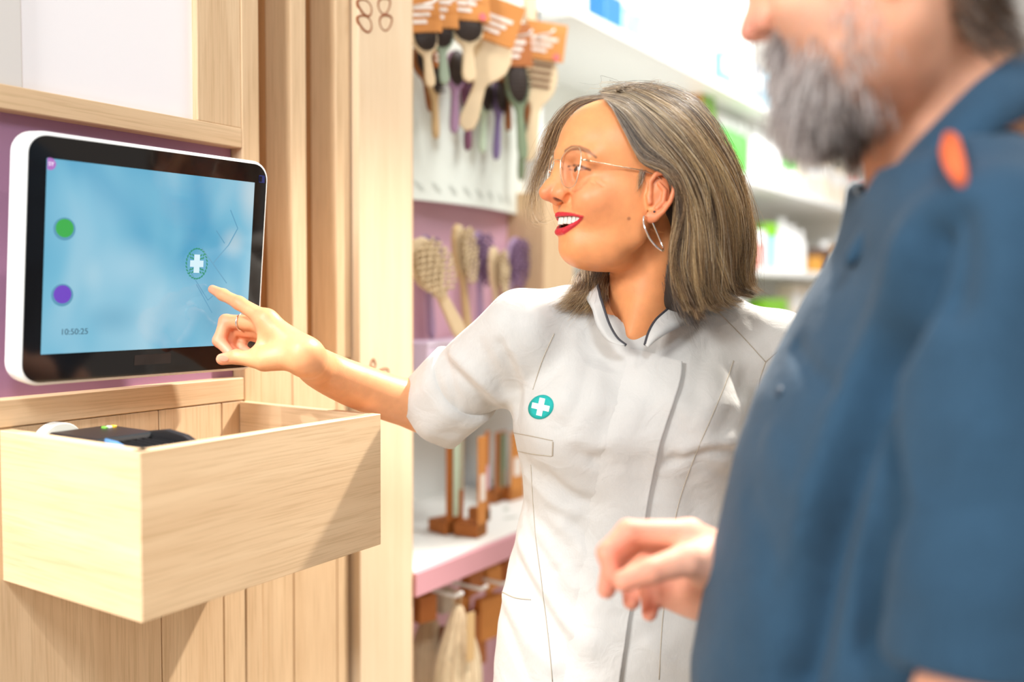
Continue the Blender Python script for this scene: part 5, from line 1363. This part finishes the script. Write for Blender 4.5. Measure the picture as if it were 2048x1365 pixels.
# trousers and shoes
lx_ = M_BASE[0]; lo = Vol((lx_ - .25, .62, 0), (lx_ + .25, 1.12, 1.0), .009)
z9 = mzs[0] + .08; lo.op(lambda P: loft(P, [.76, .86, z9], [.135, .145, .150], [.16, .165, .14], [lx_ - .01] * 3, [.86] * 3), (lx_ - .2, .65, .76), (lx_ + .2, 1.08, z9), 0, 'u')
for s in (1, -1): lo.chain([(lx_, .86 + .09 * s, .80), (lx_ + .01, .86 + .10 * s, .48), (lx_ + .02, .86 + .105 * s, .10)], [.095, .072, .060], .03, inner=.02)
q = lo.mesh(2); mm = np_mesh('trousers', q[0] - M_BASE, q[1]); mm.materials.append(cloth_mat('grey trousers', lin(70, 72, 80))); to = bpy.data.objects.new('trousers', mm); COL.objects.link(to); to.parent = man
for s in (1, -1):
    v = Vol((lx_ - .24, .86 + .105 * s - .07, -.002), (lx_ + .12, .86 + .105 * s + .07, .13), .006)
    v.chain([(lx_ + .05, .86 + .105 * s, .050), (lx_ - .06, .86 + .105 * s, .046), (lx_ - .16, .86 + .110 * s, .038)], [.045, .046, .042], .02, inner=.02); v.D[:, :, :2] = .01
    q = v.mesh(1); q[0][:, 2] = np.maximum(q[0][:, 2], .001); mm = np_mesh('shoe', q[0] - M_BASE, q[1]); mm.materials.append(mat('brown shoe leather', srgb(84, 58, 40), .4)); o_ = bpy.data.objects.new('shoe', mm); COL.objects.link(o_); o_.parent = man

# ------------------------------------------------------------------ brush display behind the column
UX0, UX1, UYB, UYF = 1.443, 2.16, 1.60, 1.16
unit = thing('brush_display', 'white and pink display unit holding hair brushes beside the pale column', 'display unit', (UX0, UYB, 0))
def ub(name, lo, hi, m, bev=.001): return obj(name, box([lo[0] - UX0, lo[1] - UYB, lo[2]], [hi[0] - UX0, hi[1] - UYB, hi[2]], bev, 1), m, unit)
m_pink = mat('pink lacquer', srgb(222, 176, 190), .45); m_pinkd = mat('dusty pink edge', srgb(206, 150, 158), .5); m_lil = mat('lilac board', srgb(226, 206, 226), .5)
ub('back_panel', (UX0, UYB - .03, .60), (UX1, UYB, 1.20), M['offwhite'])
ub('pink_panel', (UX0, 1.35, 1.20), (2.05, 1.38, 1.66), m_pink)
ub('side_panel', (UX0, 1.215, .0), (UX0 + .012, UYB, 2.5), mat('grey side panel', srgb(188, 186, 176), .5))
ub('post', (2.05, 1.24, 1.16), (2.20, UYB, 1.62), M['oak_z'])
ub('top_panel', (UX0, UYB - .03, 1.66), (2.06, UYB, 2.5), M['offwhite'])
sh = ub('shelf', (UX0, UYF + .012, .782), (UX1, UYB - .03, .822), M['offwhite'])
ub('shelf_edge', (UX0, UYF, .770), (UX1, UYF + .012, .817), m_pinkd)
ub('lower_panel', (UX0, 1.42, .0), (UX1, 1.44, .77), m_pink)
# curved white board that carries the hooks
arc = []
for i in range(15):
    f = i / 14; x = 1.455 + f * .66; arc.append((x, 1.368 - .085 * math.sin(math.pi * (.10 + f * .80))))
bm = bmesh.new(); N_ = len(arc)
fr = [[bm.verts.new((x - UX0, y - UYB, z)) for x, y in arc] for z in (1.567, 2.45)]; bk = [[bm.verts.new((x - UX0, y + .014 - UYB, z)) for x, y in arc] for z in (1.567, 2.45)]
for i in range(N_ - 1):
    bm.faces.new((fr[0][i], fr[0][i + 1], fr[1][i + 1], fr[1][i])); bm.faces.new((bk[0][i], bk[1][i], bk[1][i + 1], bk[0][i + 1])); bm.faces.new((fr[0][i], bk[0][i], bk[0][i + 1], fr[0][i + 1])); bm.faces.new((fr[1][i], fr[1][i + 1], bk[1][i + 1], bk[1][i]))
for e in (0, N_ - 1): bm.faces.new((fr[0][e], fr[1][e], bk[1][e], bk[0][e]))
obj('curved_board', bm, mat('pale green white board', srgb(226, 230, 220), .5), unit, False)
def arc_y(x): return float(np.interp(x, [a[0] for a in arc], [a[1] for a in arc]))
# printed grey leaves along the board edge and on the shelf
m_leaf = mat('grey printed leaf', srgb(196, 200, 190), .6)
for i in range(10):
    x = 1.52 + i * .052; y = arc_y(x) - .0006; bm = bmesh.new()
    bm.faces.new([bm.verts.new((u - UX0, arc_y(u) - .0012 - UYB, z)) for u, z in [(x + a * 1.0, 1.597 + b) for a, b in leaf(0, 0, R(-35 if i % 2 else 145), .019, .006)]]); obj('printed_leaf', bm, m_leaf, unit)
for i in range(8):
    x = 1.50 + i * .07; bm = bmesh.new(); bm.faces.new([bm.verts.new((x + a - UX0, 1.25 + (i % 3) * .06 + b - UYB, .8228)) for a, b in leaf(0, 0, R(40 + 50 * i), .026, .008)]); obj('printed_leaf', bm, m_leaf, unit)

# ------------------------------------------------------------------ hair brushes
WOODS = {'beige': srgb(222, 196, 156), 'green': srgb(150, 164, 140), 'mauve': srgb(168, 130, 160), 'plum': srgb(120, 70, 96), 'mint': srgb(196, 212, 186), 'purple': srgb(126, 106, 150), 'sage': srgb(120, 134, 104), 'tan': srgb(202, 168, 120), 'brown': srgb(150, 88, 36), 'lilac': srgb(180, 152, 180), 'dark': srgb(62, 48, 40)}
BM = {k: mat(k + ' brush body', c, .5, noise=.06, scale=60) for k, c in WOODS.items()}
m_bris = mat('dark bristle', srgb(48, 38, 34), .7); m_brisb = mat('beige bristle', srgb(196, 172, 134), .7); m_bristp = mat('purple bristle', srgb(128, 98, 126), .7)
m_card = mat('kraft card', srgb(206, 134, 62), .65, noise=.08, scale=30); m_cardd = mat('dark kraft card', srgb(168, 96, 36), .65, noise=.08, scale=30); m_print = mat('white print', srgb(238, 226, 214), .6); m_tagr = mat('pink sticker', srgb(236, 110, 110), .6)
BPARTS = {}
def brush_meshes(kind, L_, w):
    """meshes in the brush frame: x across, y depth (bristles towards -y), z up; origin at the top of the head"""
    key = (kind, round(L_, 3), round(w, 3))
    if key in BPARTS: return BPARTS[key]
    hl_ = L_ * .46
    ang = np.linspace(0, 2 * math.pi, 25)[:-1]
    def outline(sc, y):
        pts = []
        prof = [(0, .0), (-.03, .55), (-.10, .86), (-.22, 1.0), (-.34, .92), (-.42, .66), (-.48, .36), (-.54, .27), (-.70, .33), (-.86, .40), (-.95, .34), (-1.0, .0)]
        return [(p[1] * w / 2 * sc, p[0] * L_) for p in prof]
    bm = bmesh.new(); o1 = outline(1, 0); pts = [(x, z) for x, z in o1] + [(-x, z) for x, z in o1[-2:0:-1]]
    prism(pts, -.006, .006, bm=bm, bev=.0025)
    me_b = bpy.data.meshes.new('handle'); bm.to_mesh(me_b); bm.free()
    bm = bmesh.new(); r = random.Random(3)
    nx, nz = (7, 11)
    for i in range(nx):
        for j in range(nz):
            x = (i / (nx - 1) - .5) * w * .82; z = -.02 - j / (nz - 1) * hl_ * .80
            if (x / (w * .46)) ** 2 + ((z + hl_ * .47) / (hl_ * .50)) ** 2 > 1: continue
            d = .020 + .003 * r.random(); a = .0014; tx = x * 1.10 + r.uniform(-.001, .001)
            q = [bm.verts.new((x + a * math.cos(t), -.008, z + a * math.sin(t))) for t in (0, 2.1, 4.2)]; p = bm.verts.new((tx, -.008 - d, z + r.uniform(-.001, .001)))
            for k in range(3): bm.faces.new((q[k], q[(k + 1) % 3], p))
    me_r = bpy.data.meshes.new('bristles'); bm.to_mesh(me_r); bm.free()
    bm = bmesh.new(); bmesh.ops.create_uvsphere(bm, u_segments=16, v_segments=8, radius=1)
    for v in bm.verts: v.co = Vector((v.co.x * w * .44, -.006 + v.co.y * .007, -hl_ * .47 + v.co.z * hl_ * .46))
    me_c = bpy.data.meshes.new('cushion'); bm.to_mesh(me_c); bm.free()
    BPARTS[key] = (me_b, me_r, me_c); return BPARTS[key]
def link(name, me, m, parent, smooth=False):
    me = me.copy() if (me.materials and me.materials[0] != m) else me
    if not me.materials: me.materials.append(m)
    elif me.materials[0] != m: me.materials.clear(); me.materials.append(m)
    if smooth: me.polygons.foreach_set('use_smooth', [True] * len(me.polygons))
    o = bpy.data.objects.new(name, me); COL.objects.link(o); o.parent = parent; return o
def brush(col, label, px_top, px_bot, Y, w, rot=0, card=None, bris=m_bris, back=False, up=False, group=None, sticker=False):
    """hangs (or stands) between two picture points at wall depth Y"""
    a, b = on_wall(*px_top, Y), on_wall(*px_bot, Y); d = a - b; L_ = d.length
    t = thing('hair_brush', label, 'hair brush', a, (0, math.atan2(d.x, d.z), R(rot)), group)
    mb, mr, mc = brush_meshes('p', L_, w)
    link('handle', mb, BM[col], t); link('cushion', mc, bris if bris is not m_bris else BM['plum' if col == 'plum' else 'dark'], t, True) if not back else None
    if not back: link('bristles', mr, bris, t)
    if card:
        cw, ch, cm = card
        c = obj('header_card', box((-cw / 2, -.014, -.020), (cw / 2, -.010, ch - .020), .0008, 1), cm, t)
        bm = bmesh.new()
        for k in range(3): box((-cw * .38, -.0150, ch * (.52 - .16 * k) - .02), (cw * (.30 - .12 * k), -.0141, ch * (.61 - .16 * k) - .02), bm=bm)
        obj('card_print', bm, m_print, c)
        if sticker: obj('sticker', prism(ellipse(cw * .32, -.010, .008, .008, 14), -.0152, -.0141), m_tagr, c)
    return t
Yb = 1.20
brush('beige', 'beige paddle brush with dark bristles hanging nearest the pale column', (846, 48), (856, 178), 1.185, .052, -35, (.066, .085, m_card))
brush('green', 'grey green paddle brush with dark bristles hanging second from the pale column', (880, 40), (886, 172), 1.185, .052, -35, (.068, .090, m_card))
brush('beige', 'beige paddle brush with dark bristles under the large kraft card, third in the front row', (932, 25), (936, 166), 1.165, .074, -30, (.095, .085, m_card), sticker=True)
brush('beige', 'large beige brush seen from its smooth back in the middle of the rack', (992, 70), (956, 255), 1.150, .098, -50, (.085, .090, m_card), back=True)
brush('sage', 'slim dark green brush hanging behind the large beige one', (1030, 118), (1040, 325), 1.185, .060, -30, (.075, .095, m_cardd))
vent = brush('beige', 'beige vent brush with slotted head at the right end of the rack', (1086, 105), (1070, 322), 1.160, .082, -50, (.095, .085, m_card), back=True, sticker=True)
bm = bmesh.new()
for k in range(5): box((-.026, -.0085, -.020 - k * .0155), (.026, -.0058, -.013 - k * .0155), .0008, 1, bm)
obj('slots', bm, mat('dark slot', srgb(112, 70, 36), .7), vent)
brush('tan', 'tan brush handle hanging low behind the first two brushes', (866, 120), (874, 278), 1.255, .046, 10, (.045, .07, m_cardd))
brush('mauve', 'pale mauve brush hanging behind the green brush', (912, 100), (909, 268), 1.250, .050, -20, None)
brush('plum', 'dark plum brush hanging below the third brush', (938, 150), (935, 302), 1.258, .050, 0, (.045, .07, m_cardd))
brush('mint', 'pale mint brush hanging behind the large beige brush', (970, 160), (965, 306), 1.258, .050, 0)
brush('purple', 'purple brush hanging to the right of the large beige brush', (1000, 150), (992, 320), 1.252, .050, 0, (.05, .075, m_cardd))
brush('brown', 'brown wooden brush hanging between the large beige and the dark green brush', (1014, 110), (1020, 262), 1.240, .060, 15, (.05, .07, m_cardd))
brush('brown', 'brown wooden brush hanging behind the vent brush', (1062, 120), (1056, 250), 1.235, .060, 0, (.05, .08, m_cardd))
brush('sage', 'green brush whose handle hangs lowest at the right of the rack', (1046, 190), (1042, 362), 1.262, .050, 0)
brush('brown', 'brown brush tucked behind the first beige brush', (838, 90), (866, 226), 1.268, .060, 0, None)
# round wooden disc and small cards over the rack
dsc = thing('wooden_disc', 'round pale wooden disc sign above the vent brush', 'sign', on_wall(1060, 25, 1.24), (0, 0, R(20)))
obj('disc', prism(ellipse(0, 0, .055, .075, 36), -.006, .006, bev=.002), M['pale'], dsc)
# hooks carrying the brushes
for px, py in ((850, 8), (890, 4), (940, 0), (1000, 32), (1040, 72), (1085, 70)):
    p = on_wall(px, py, 1.15); yb = arc_y(p.x) + .002
    hk = obj('hook', tube([(p.x - UX0, yb - UYB, p.z), (p.x - UX0, p.y - .02 - UYB, p.z), (p.x - UX0, p.y - .032 - UYB, p.z + .008)], .0028, 8), M['white'], unit, True)

# standing brushes in front of the pink panel
hold = thing('brush_holder', 'lilac box holding upright brushes in front of the pink panel', 'holder', on_wall(917, 742, 1.27))
hold.location.z = 1.19
zh = on_wall(917, 680, 1.25).z - 1.19
obj('box_body', box((-.17, -.045, -.01), (.155, .05, zh), .002, 1), m_lil, hold)
obj('front_lip', box((-.172, -.047, zh - .006), (.157, -.0455, zh + .001), .0004, 1), mat('pale lilac trim', srgb(236, 222, 238), .5), hold)
def wavy(col, label, px_top, px_bot, Y, w, bris, tilt):
    t = brush(col, label, px_top, px_bot, Y, w, tilt, None, bris)
    a, b = on_wall(*px_top, Y), on_wall(*px_bot, Y); L_ = (a - b).length; bm = bmesh.new(); r = random.Random(hash(label) % 1000)
    for j in range(13):
        z = -.012 - j / 12 * L_ * .44; hw = w * .60 * math.sin(math.pi * (.12 + .80 * j / 12)) ** .6
        pts = [(x, -.026 - .002 * math.sin(x * 300 + j), z + .004 * math.sin(x * 260 + j * 2.1) - .12 * abs(x)) for x in np.linspace(-hw, hw, 11)]
        tube(pts, .0028, 5, bm=bm)
    obj('bristle_rows', bm, bris, t, True); return t
wavy('beige', 'beige bristled brush leaning at the left of the pink panel', (826, 480), (910, 680), 1.22, .085, m_brisb, -10)
wavy('tan', 'tall beige bristled brush standing in the middle of the pink panel', (914, 448), (946, 680), 1.24, .062, m_brisb, 10)
wavy('lilac', 'purple bristled brush standing behind the tall beige one', (956, 462), (962, 680), 1.31, .058, m_bristp, 0)
wavy('beige', 'short beige bristled brush standing right of the tall one', (986, 494), (1004, 680), 1.26, .058, m_brisb, 15)
wavy('lilac', 'purple bristled brush standing nearest the oak post', (1032, 474), (1010, 680), 1.31, .064, m_bristp, 0)
wavy('lilac', 'pale purple brush seen behind the leaning beige one', (850, 470), (864, 680), 1.33, .055, m_bristp, 0)

# boxed combs standing on the white shelf
def pack(label, px0, px1, Y, w, d, m, tilt, extra=None):
    b0 = on_wall(*px0, Y); hgt = on_wall(*px1, Y).z - .8225
    t = thing('comb_package', label, 'package', (b0.x, Y, .8235), (0, 0, R(tilt)))
    obj('carton', box((-w / 2, -d / 2, 0), (w / 2, -d / 2 + .003, hgt), .0006, 1), m, t)
    obj('base', box((-w / 2 - .004, -d / 2, 0), (w / 2 + .004, d / 2, .028), .001, 1), m_cardd, t)
    if extra: extra(t, hgt, w, d)
    return t
def comb(col):
    def f(t, h, w, d):
        bm = bmesh.new(); box((-.010, -d / 2 - .008, .04), (.004, -d / 2 - .003, h * .98), .001, 1, bm)
        for k in range(16): box((.004, -d / 2 - .007, h * .45 + k * h * .032), (.018, -d / 2 - .004, h * .45 + k * h * .032 + .0035), bm=bm)
        obj('comb', bm, BM[col], t)
    return f
def label_(col):
    def f(t, h, w, d): obj('label', box((-w * .3, -d / 2 - .0012, h * .35), (w * .3, -d / 2, h * .62), bm=None), col, t)
    return f
pack('kraft package with a mint comb standing at the left of the white shelf', (893, 1060), (898, 868), 1.30, .052, .06, m_cardd, -12, comb('mint'))
pack('kraft package with a pale label standing in front of the mint comb', (941, 1056), (943, 872), 1.235, .040, .06, m_card, 8, label_(m_print))
pack('narrow dark kraft package with pink edge on the white shelf', (958, 1050), (956, 862), 1.30, .016, .05, m_cardd, 0, label_(m_pink))
pack('kraft package with a sage comb near the middle of the shelf', (985, 1000), (990, 862), 1.39, .055, .05, m_cardd, 4, comb('sage'))
pack('kraft package with a round window near the tunic', (1020, 995), (1022, 862), 1.37, .055, .05, m_card, -6, label_(m_print))

# hooks, bags and small boxes under the shelf
for px, py in ((905, 1192), (955, 1178), (1000, 1168)):
    p = on_wall(px, py, 1.18)
    obj('hook', tube([(p.x - UX0 - .012, 1.42 - UYB, p.z + .012), (p.x - UX0 - .004, 1.30 - UYB, p.z + .006), (p.x - UX0, 1.17 - UYB, p.z), (p.x - UX0 + .001, 1.155 - UYB, p.z + .010)], .0042, 8), M['white'], unit, True)
m_mesh = cloth_mat('cream ribbed net', lin(226, 204, 168), 300, .9, .12, .1, .4)
def bag(label, px, py, Y, w, h, m, strap=True):
    p = on_wall(px, py, Y); t = thing('net_bag', label, 'bag', p, (0, 0, R(-12)))
    bm = bmesh.new(); N_, K_ = 28, 9
    rings = []
    for k in range(K_):
        f = k / (K_ - 1); ww = w / 2 * (.12 + .88 * math.sin(min(1, f * 1.5) * math.pi / 2) ** 1.2); dd = .012 + .026 * math.sin(min(1, f * 1.3) * math.pi / 2)
        rings.append([bm.verts.new(((ww + .0022 * math.sin(9 * a)) * math.cos(a), dd * math.sin(a) * (1 + .06 * math.sin(11 * a)), -h * f)) for a in np.linspace(0, 2 * math.pi, N_, endpoint=False)])
    for a, b in zip(rings, rings[1:]):
        for j in range(N_): bm.faces.new((a[j], a[(j + 1) % N_], b[(j + 1) % N_], b[j]))
    bm.faces.new(rings[-1]); bm.faces.new(rings[0][::-1])
    obj('net', bm, m, t, True)
    bm = bmesh.new()
    for j in range(0, N_, 2):
        a = 2 * math.pi * j / N_
        tube([((w / 2 * (.12 + .88 * math.sin(min(1, f * 1.5) * math.pi / 2) ** 1.2) + .001) * math.cos(a), (.013 + .026 * math.sin(min(1, f * 1.3) * math.pi / 2)) * math.sin(a), -h * f) for f in np.linspace(.02, 1, 7)], .0013, 4, bm=bm)
    obj('cord', bm, M['pale'], t, True)
    obj('loop', tube([(-.004, 0, -.004), (-.010, 0, .018), (0, 0, .034), (.010, 0, .018), (.004, 0, -.004)], .0022, 6), m, t, True)
    if strap: obj('paper_tag', box((-.011, -.043, -h * .45), (.011, -.041, -h * .02), .0005, 1), mat('kraft tag', srgb(212, 176, 124), .6), t)
    return t
bag('cream ribbed net bag hanging in front on the lowest white hook', 915, 1212, 1.19, .125, .24, m_mesh)
b2 = bag('beige net bag hanging beside the column with a dark brown tag', 858, 1225, 1.30, .09, .15, cloth_mat('beige net', lin(214, 186, 150), 300, .9, .12), False)
obj('paper_tag', box((-.009, -.045, -.11), (.009, -.043, -.02), .0005, 1), mat('brown tag', srgb(120, 66, 26), .6), b2)
for i, (px, py, Y, w, h, m, lb) in enumerate(((850, 1205, 1.22, .045, .055, m_cardd, 'small brown carton hanging next to the column under the shelf'), (944, 1156, 1.22, .060, .05, m_cardd, 'dark kraft carton hanging in the upper row under the pink edge'), (982, 1146, 1.23, .055, .05, m_card, 'light kraft carton hanging in the upper row under the pink edge'), (1012, 1132, 1.24, .050, .05, m_cardd, 'dark kraft carton hanging nearest the tunic under the pink edge'),
        (978, 1216, 1.27, .08, .10, m_card, 'large orange kraft carton hanging behind the white hooks'), (950, 1255, 1.28, .07, .13, m_cardd, 'tall brown kraft carton behind the cream net bag'), (922, 1200, 1.30, .06, .07, m_card, 'kraft carton half hidden behind the front white hook'), (890, 1192, 1.27, .04, .05, mat('speckled card', srgb(206, 190, 170), .7, noise=.25, scale=120), 'speckled beige carton left of the front hook'))):
    p = on_wall(px, py, Y); t = thing('hanging_carton', lb, 'carton', p, (0, 0, R((-14, 6, -4, 9, -10, 5, 12, -6)[i])))
    obj('carton', box((-w / 2, -.012, -h * .72), (w / 2, .012, h * .28), .001, 1), m, t)
    obj('hang_tab', prism([(-w * .2, h * .28), (w * .2, h * .28), (w * .12, h * .42), (-w * .12, h * .42)], -.0015, .0015), m, t)

# ------------------------------------------------------------------ long white wall shelving with products
SX0, SX1, SYF, SYB = 2.20, 6.8, 1.25, 1.70
rack = thing('wall_shelving', 'long white wall shelving unit running behind the woman', 'shelving', (SX0, SYB, 0))
def rb_(name, lo, hi, m): return obj(name, box([lo[0] - SX0, lo[1] - SYB, lo[2]], [hi[0] - SX0, hi[1] - SYB, hi[2]], .002, 1), m, rack)
m_shelf = mat('white lacquer shelf', srgb(244, 244, 240), .35)
rb_('back_panel', (SX0, SYB, .1), (SX1, SYB + .01, 2.9), mat('pale back panel', srgb(238, 238, 230), .5))
SHZ = [2.12, 1.82, 1.47, 1.16, .84]
for z in SHZ: rb_('shelf_board', (SX0 + (0 if z > 2 else .05), SYF, z - .030), (SX1, SYB, z), m_shelf)
for x in (SX0, 3.85, 5.4): rb_('upright', (x, SYF + .10, .0), (x + .018, SYB, 2.9), m_shelf)
rb_('base_cabinet', (SX0, SYF + .02, 0), (SX1, SYB, .60), M['oak_x'])
# bottle and carton kinds, each built once and copied
PC = {}
def pm_(n, c, r=.3): 
    if n not in PC: PC[n] = mat(n, c, r)
    return PC[n]
def bottle(label, loc, r, h, m, mcap, kind, group=None, band=None):
    t = thing('bottle', label, 'bottle', loc, (0, 0, 0), group)
    if kind == 'pump':
        obj('body', lathe([(0, 0), (r, 0), (r, h * .62), (r * .85, h * .70), (r * .34, h * .74), (r * .34, h * .78), (0, h * .78)], 18), m, t, True)
        bm = lathe([(0, h * .78), (r * .42, h * .78), (r * .42, h * .84), (r * .14, h * .85), (r * .14, h * .95), (0, h * .95)], 14); box((-r * .9, -r * .16, h * .94), (r * .2, r * .16, h), .001, 1, bm); obj('pump', bm, mcap, t)
    elif kind == 'jar':
        obj('body', lathe([(0, 0), (r, 0), (r, h * .7), (0, h * .7)], 20), m, t); obj('lid', lathe([(0, h * .7), (r * 1.02, h * .7), (r * 1.02, h), (0, h)], 20), mcap, t)
    else:
        obj('body', lathe([(0, 0), (r * .95, 0), (r, h * .04), (r, h * .66), (r * .8, h * .75), (r * .42, h * .80), (0, h * .80)], 18, sy_=.7), m, t, True)
        obj('cap', lathe([(0, h * .79), (r * .46, h * .79), (r * .46, h * .99), (0, h)], 14), mcap, t)
    if band: obj('label', lathe([(r * 1.012, h * .16), (r * 1.012, h * .50)], 18, sy_=.7 if kind not in ('pump', 'jar') else 1), band, t, True)
    return t
def carton(label, loc, w, d, h, m, mtop, group=None):
    t = thing('carton', label, 'carton', loc, (0, 0, R(random.uniform(-6, 6))), group)
    obj('carton_body', box((-w / 2, -d / 2, 0), (w / 2, d / 2, h), .0015, 1), m, t)
    obj('print_band', box((-w / 2 - .0006, -d / 2 - .0008, h * .55), (w / 2 + .0006, -d / 2, h * .85), bm=None), mtop, t)
    return t
ORD = ('first', 'second', 'third', 'fourth', 'fifth')
W_, B_, Gn, Aq, Am, Pk, Gr = pm_('white product plastic', srgb(244, 244, 242)), pm_('blue carton', srgb(60, 130, 190)), pm_('bright green product', srgb(96, 190, 80)), pm_('aqua product', srgb(150, 210, 220)), pm_('amber product', srgb(196, 140, 60)), pm_('coral pink product', srgb(232, 150, 140)), pm_('grey product', srgb(150, 158, 166))
Lg = pm_('leaf green carton', srgb(120, 180, 40)); Dk = pm_('dark brown bottle', srgb(90, 62, 48)); Cr = pm_('cream carton', srgb(240, 226, 206))
def at_shelf(px, z, Y=1.36):
    d = ray_w(px, 400); t = Y / d.y; return Vector((d.x * t, Y, z + .0005))
# top shelf, z = 2.12
carton('blue and white carton on the top white shelf beside the brush rack', at_shelf(1206, SHZ[0], 1.33), .10, .06, .20, B_, W_)
for i, px in enumerate((1245, 1272)): bottle(ORD[i] + ' pale blue bottle from the left on the top shelf above her head', at_shelf(px, SHZ[0]), .040, .17, Aq, W_, 'cap', 'pale blue bottles on the top shelf')
for i, px in enumerate((1312, 1340, 1368)): bottle(ORD[i] + ' white pump bottle from the left on the top shelf', at_shelf(px, SHZ[0]), .038, .22, W_, W_, 'pump', 'white pump bottles on the top shelf')
carton('pale blue carton on the top shelf left of the man', at_shelf(1438, SHZ[0]), .09, .06, .17, pm_('pale blue carton', srgb(120, 176, 204)), W_)
bottle('white bottle on the top shelf between the pump bottles and the pale blue carton', at_shelf(1405, SHZ[0]), .042, .19, W_, Aq, 'cap')
carton('grey carton on the top shelf close to the face of the man', at_shelf(1503, SHZ[0]), .10, .06, .19, Gr, W_)
carton('blue carton on the top shelf right beside the mouth of the man', at_shelf(1526, SHZ[0]), .10, .06, .19, pm_('soft blue carton', srgb(150, 196, 214)), Gr)
# second shelf, z = 1.82
for i, px in enumerate((1436, 1452, 1468, 1482)): bottle(ORD[i] + ' bright green bottle from the left on the second shelf', at_shelf(px, SHZ[1]), .040, .24, Gn, W_, 'cap', 'bright green bottles on the second shelf')
carton('amber topped carton on the second shelf behind her hair', at_shelf(1400, SHZ[1]), .12, .06, .33, Am, Lg)
for i, px in enumerate((1505, 1525, 1545)): bottle(ORD[i] + ' tall white bottle from the left on the second shelf under the beard', at_shelf(px, SHZ[1]), .055, .27, W_, W_, 'cap', 'white bottles on the second shelf')
bottle('green capped bottle on the second shelf below the beard', at_shelf(1570, SHZ[1]), .05, .16, W_, Gn, 'jar')
for i, px in enumerate((1600, 1620, 1640, 1658, 1676)): carton(ORD[i] + ' cream carton from the left on the second shelf behind the neck of the man', at_shelf(px, SHZ[1]), .13, .08, .20 + .02 * (i % 3), Cr, W_, 'cream cartons on the second shelf')
bottle('coral pink bottle on the second shelf next to the shirt collar', at_shelf(1722, SHZ[1]), .085, .24, Pk, W_, 'cap')
bottle('white bottle with coral cap on the second shelf', at_shelf(1700, SHZ[1]), .07, .22, W_, Pk, 'cap')
# third shelf, z = 1.47
bottle('aqua tube on the third shelf beside her hair', at_shelf(1530, SHZ[2]), .055, .20, Aq, Lg, 'jar')
for i, px in enumerate((1562, 1580, 1598)): bottle(ORD[i] + ' white bottle from the left on the third shelf', at_shelf(px, SHZ[2]), .050, .24 - .02 * i, W_, W_, 'cap', 'white bottles on the third shelf')
bottle('dark brown bottle on the third shelf near the shirt', at_shelf(1650, SHZ[2]), .060, .17, Dk, W_, 'cap')
bottle('amber jar on the third shelf near the shirt', at_shelf(1628, SHZ[2]), .055, .12, Am, Dk, 'jar')
bottle('cream jar on the third shelf next to the shirt', at_shelf(1670, SHZ[2]), .06, .15, Cr, Am, 'jar')
bottle('pink jar on the third shelf touching her hair in view', at_shelf(1508, SHZ[2]), .05, .16, Pk, W_, 'jar')
# fourth shelf, z = 1.16
carton('leaf green carton on the fourth shelf above her shoulder', at_shelf(1540, SHZ[3], 1.32), .22, .08, .185, Lg, Lg)
for i, px in enumerate((1582, 1602, 1622, 1642)): carton(ORD[i] + ' pale cream carton from the left on the fourth shelf', at_shelf(px, SHZ[3]), .10, .08, .25, Cr, W_, 'cream cartons on the fourth shelf')
bottle('amber bottle on the fourth shelf by the shirt', at_shelf(1612, SHZ[3], 1.283), .028, .12, Am, W_, 'cap')
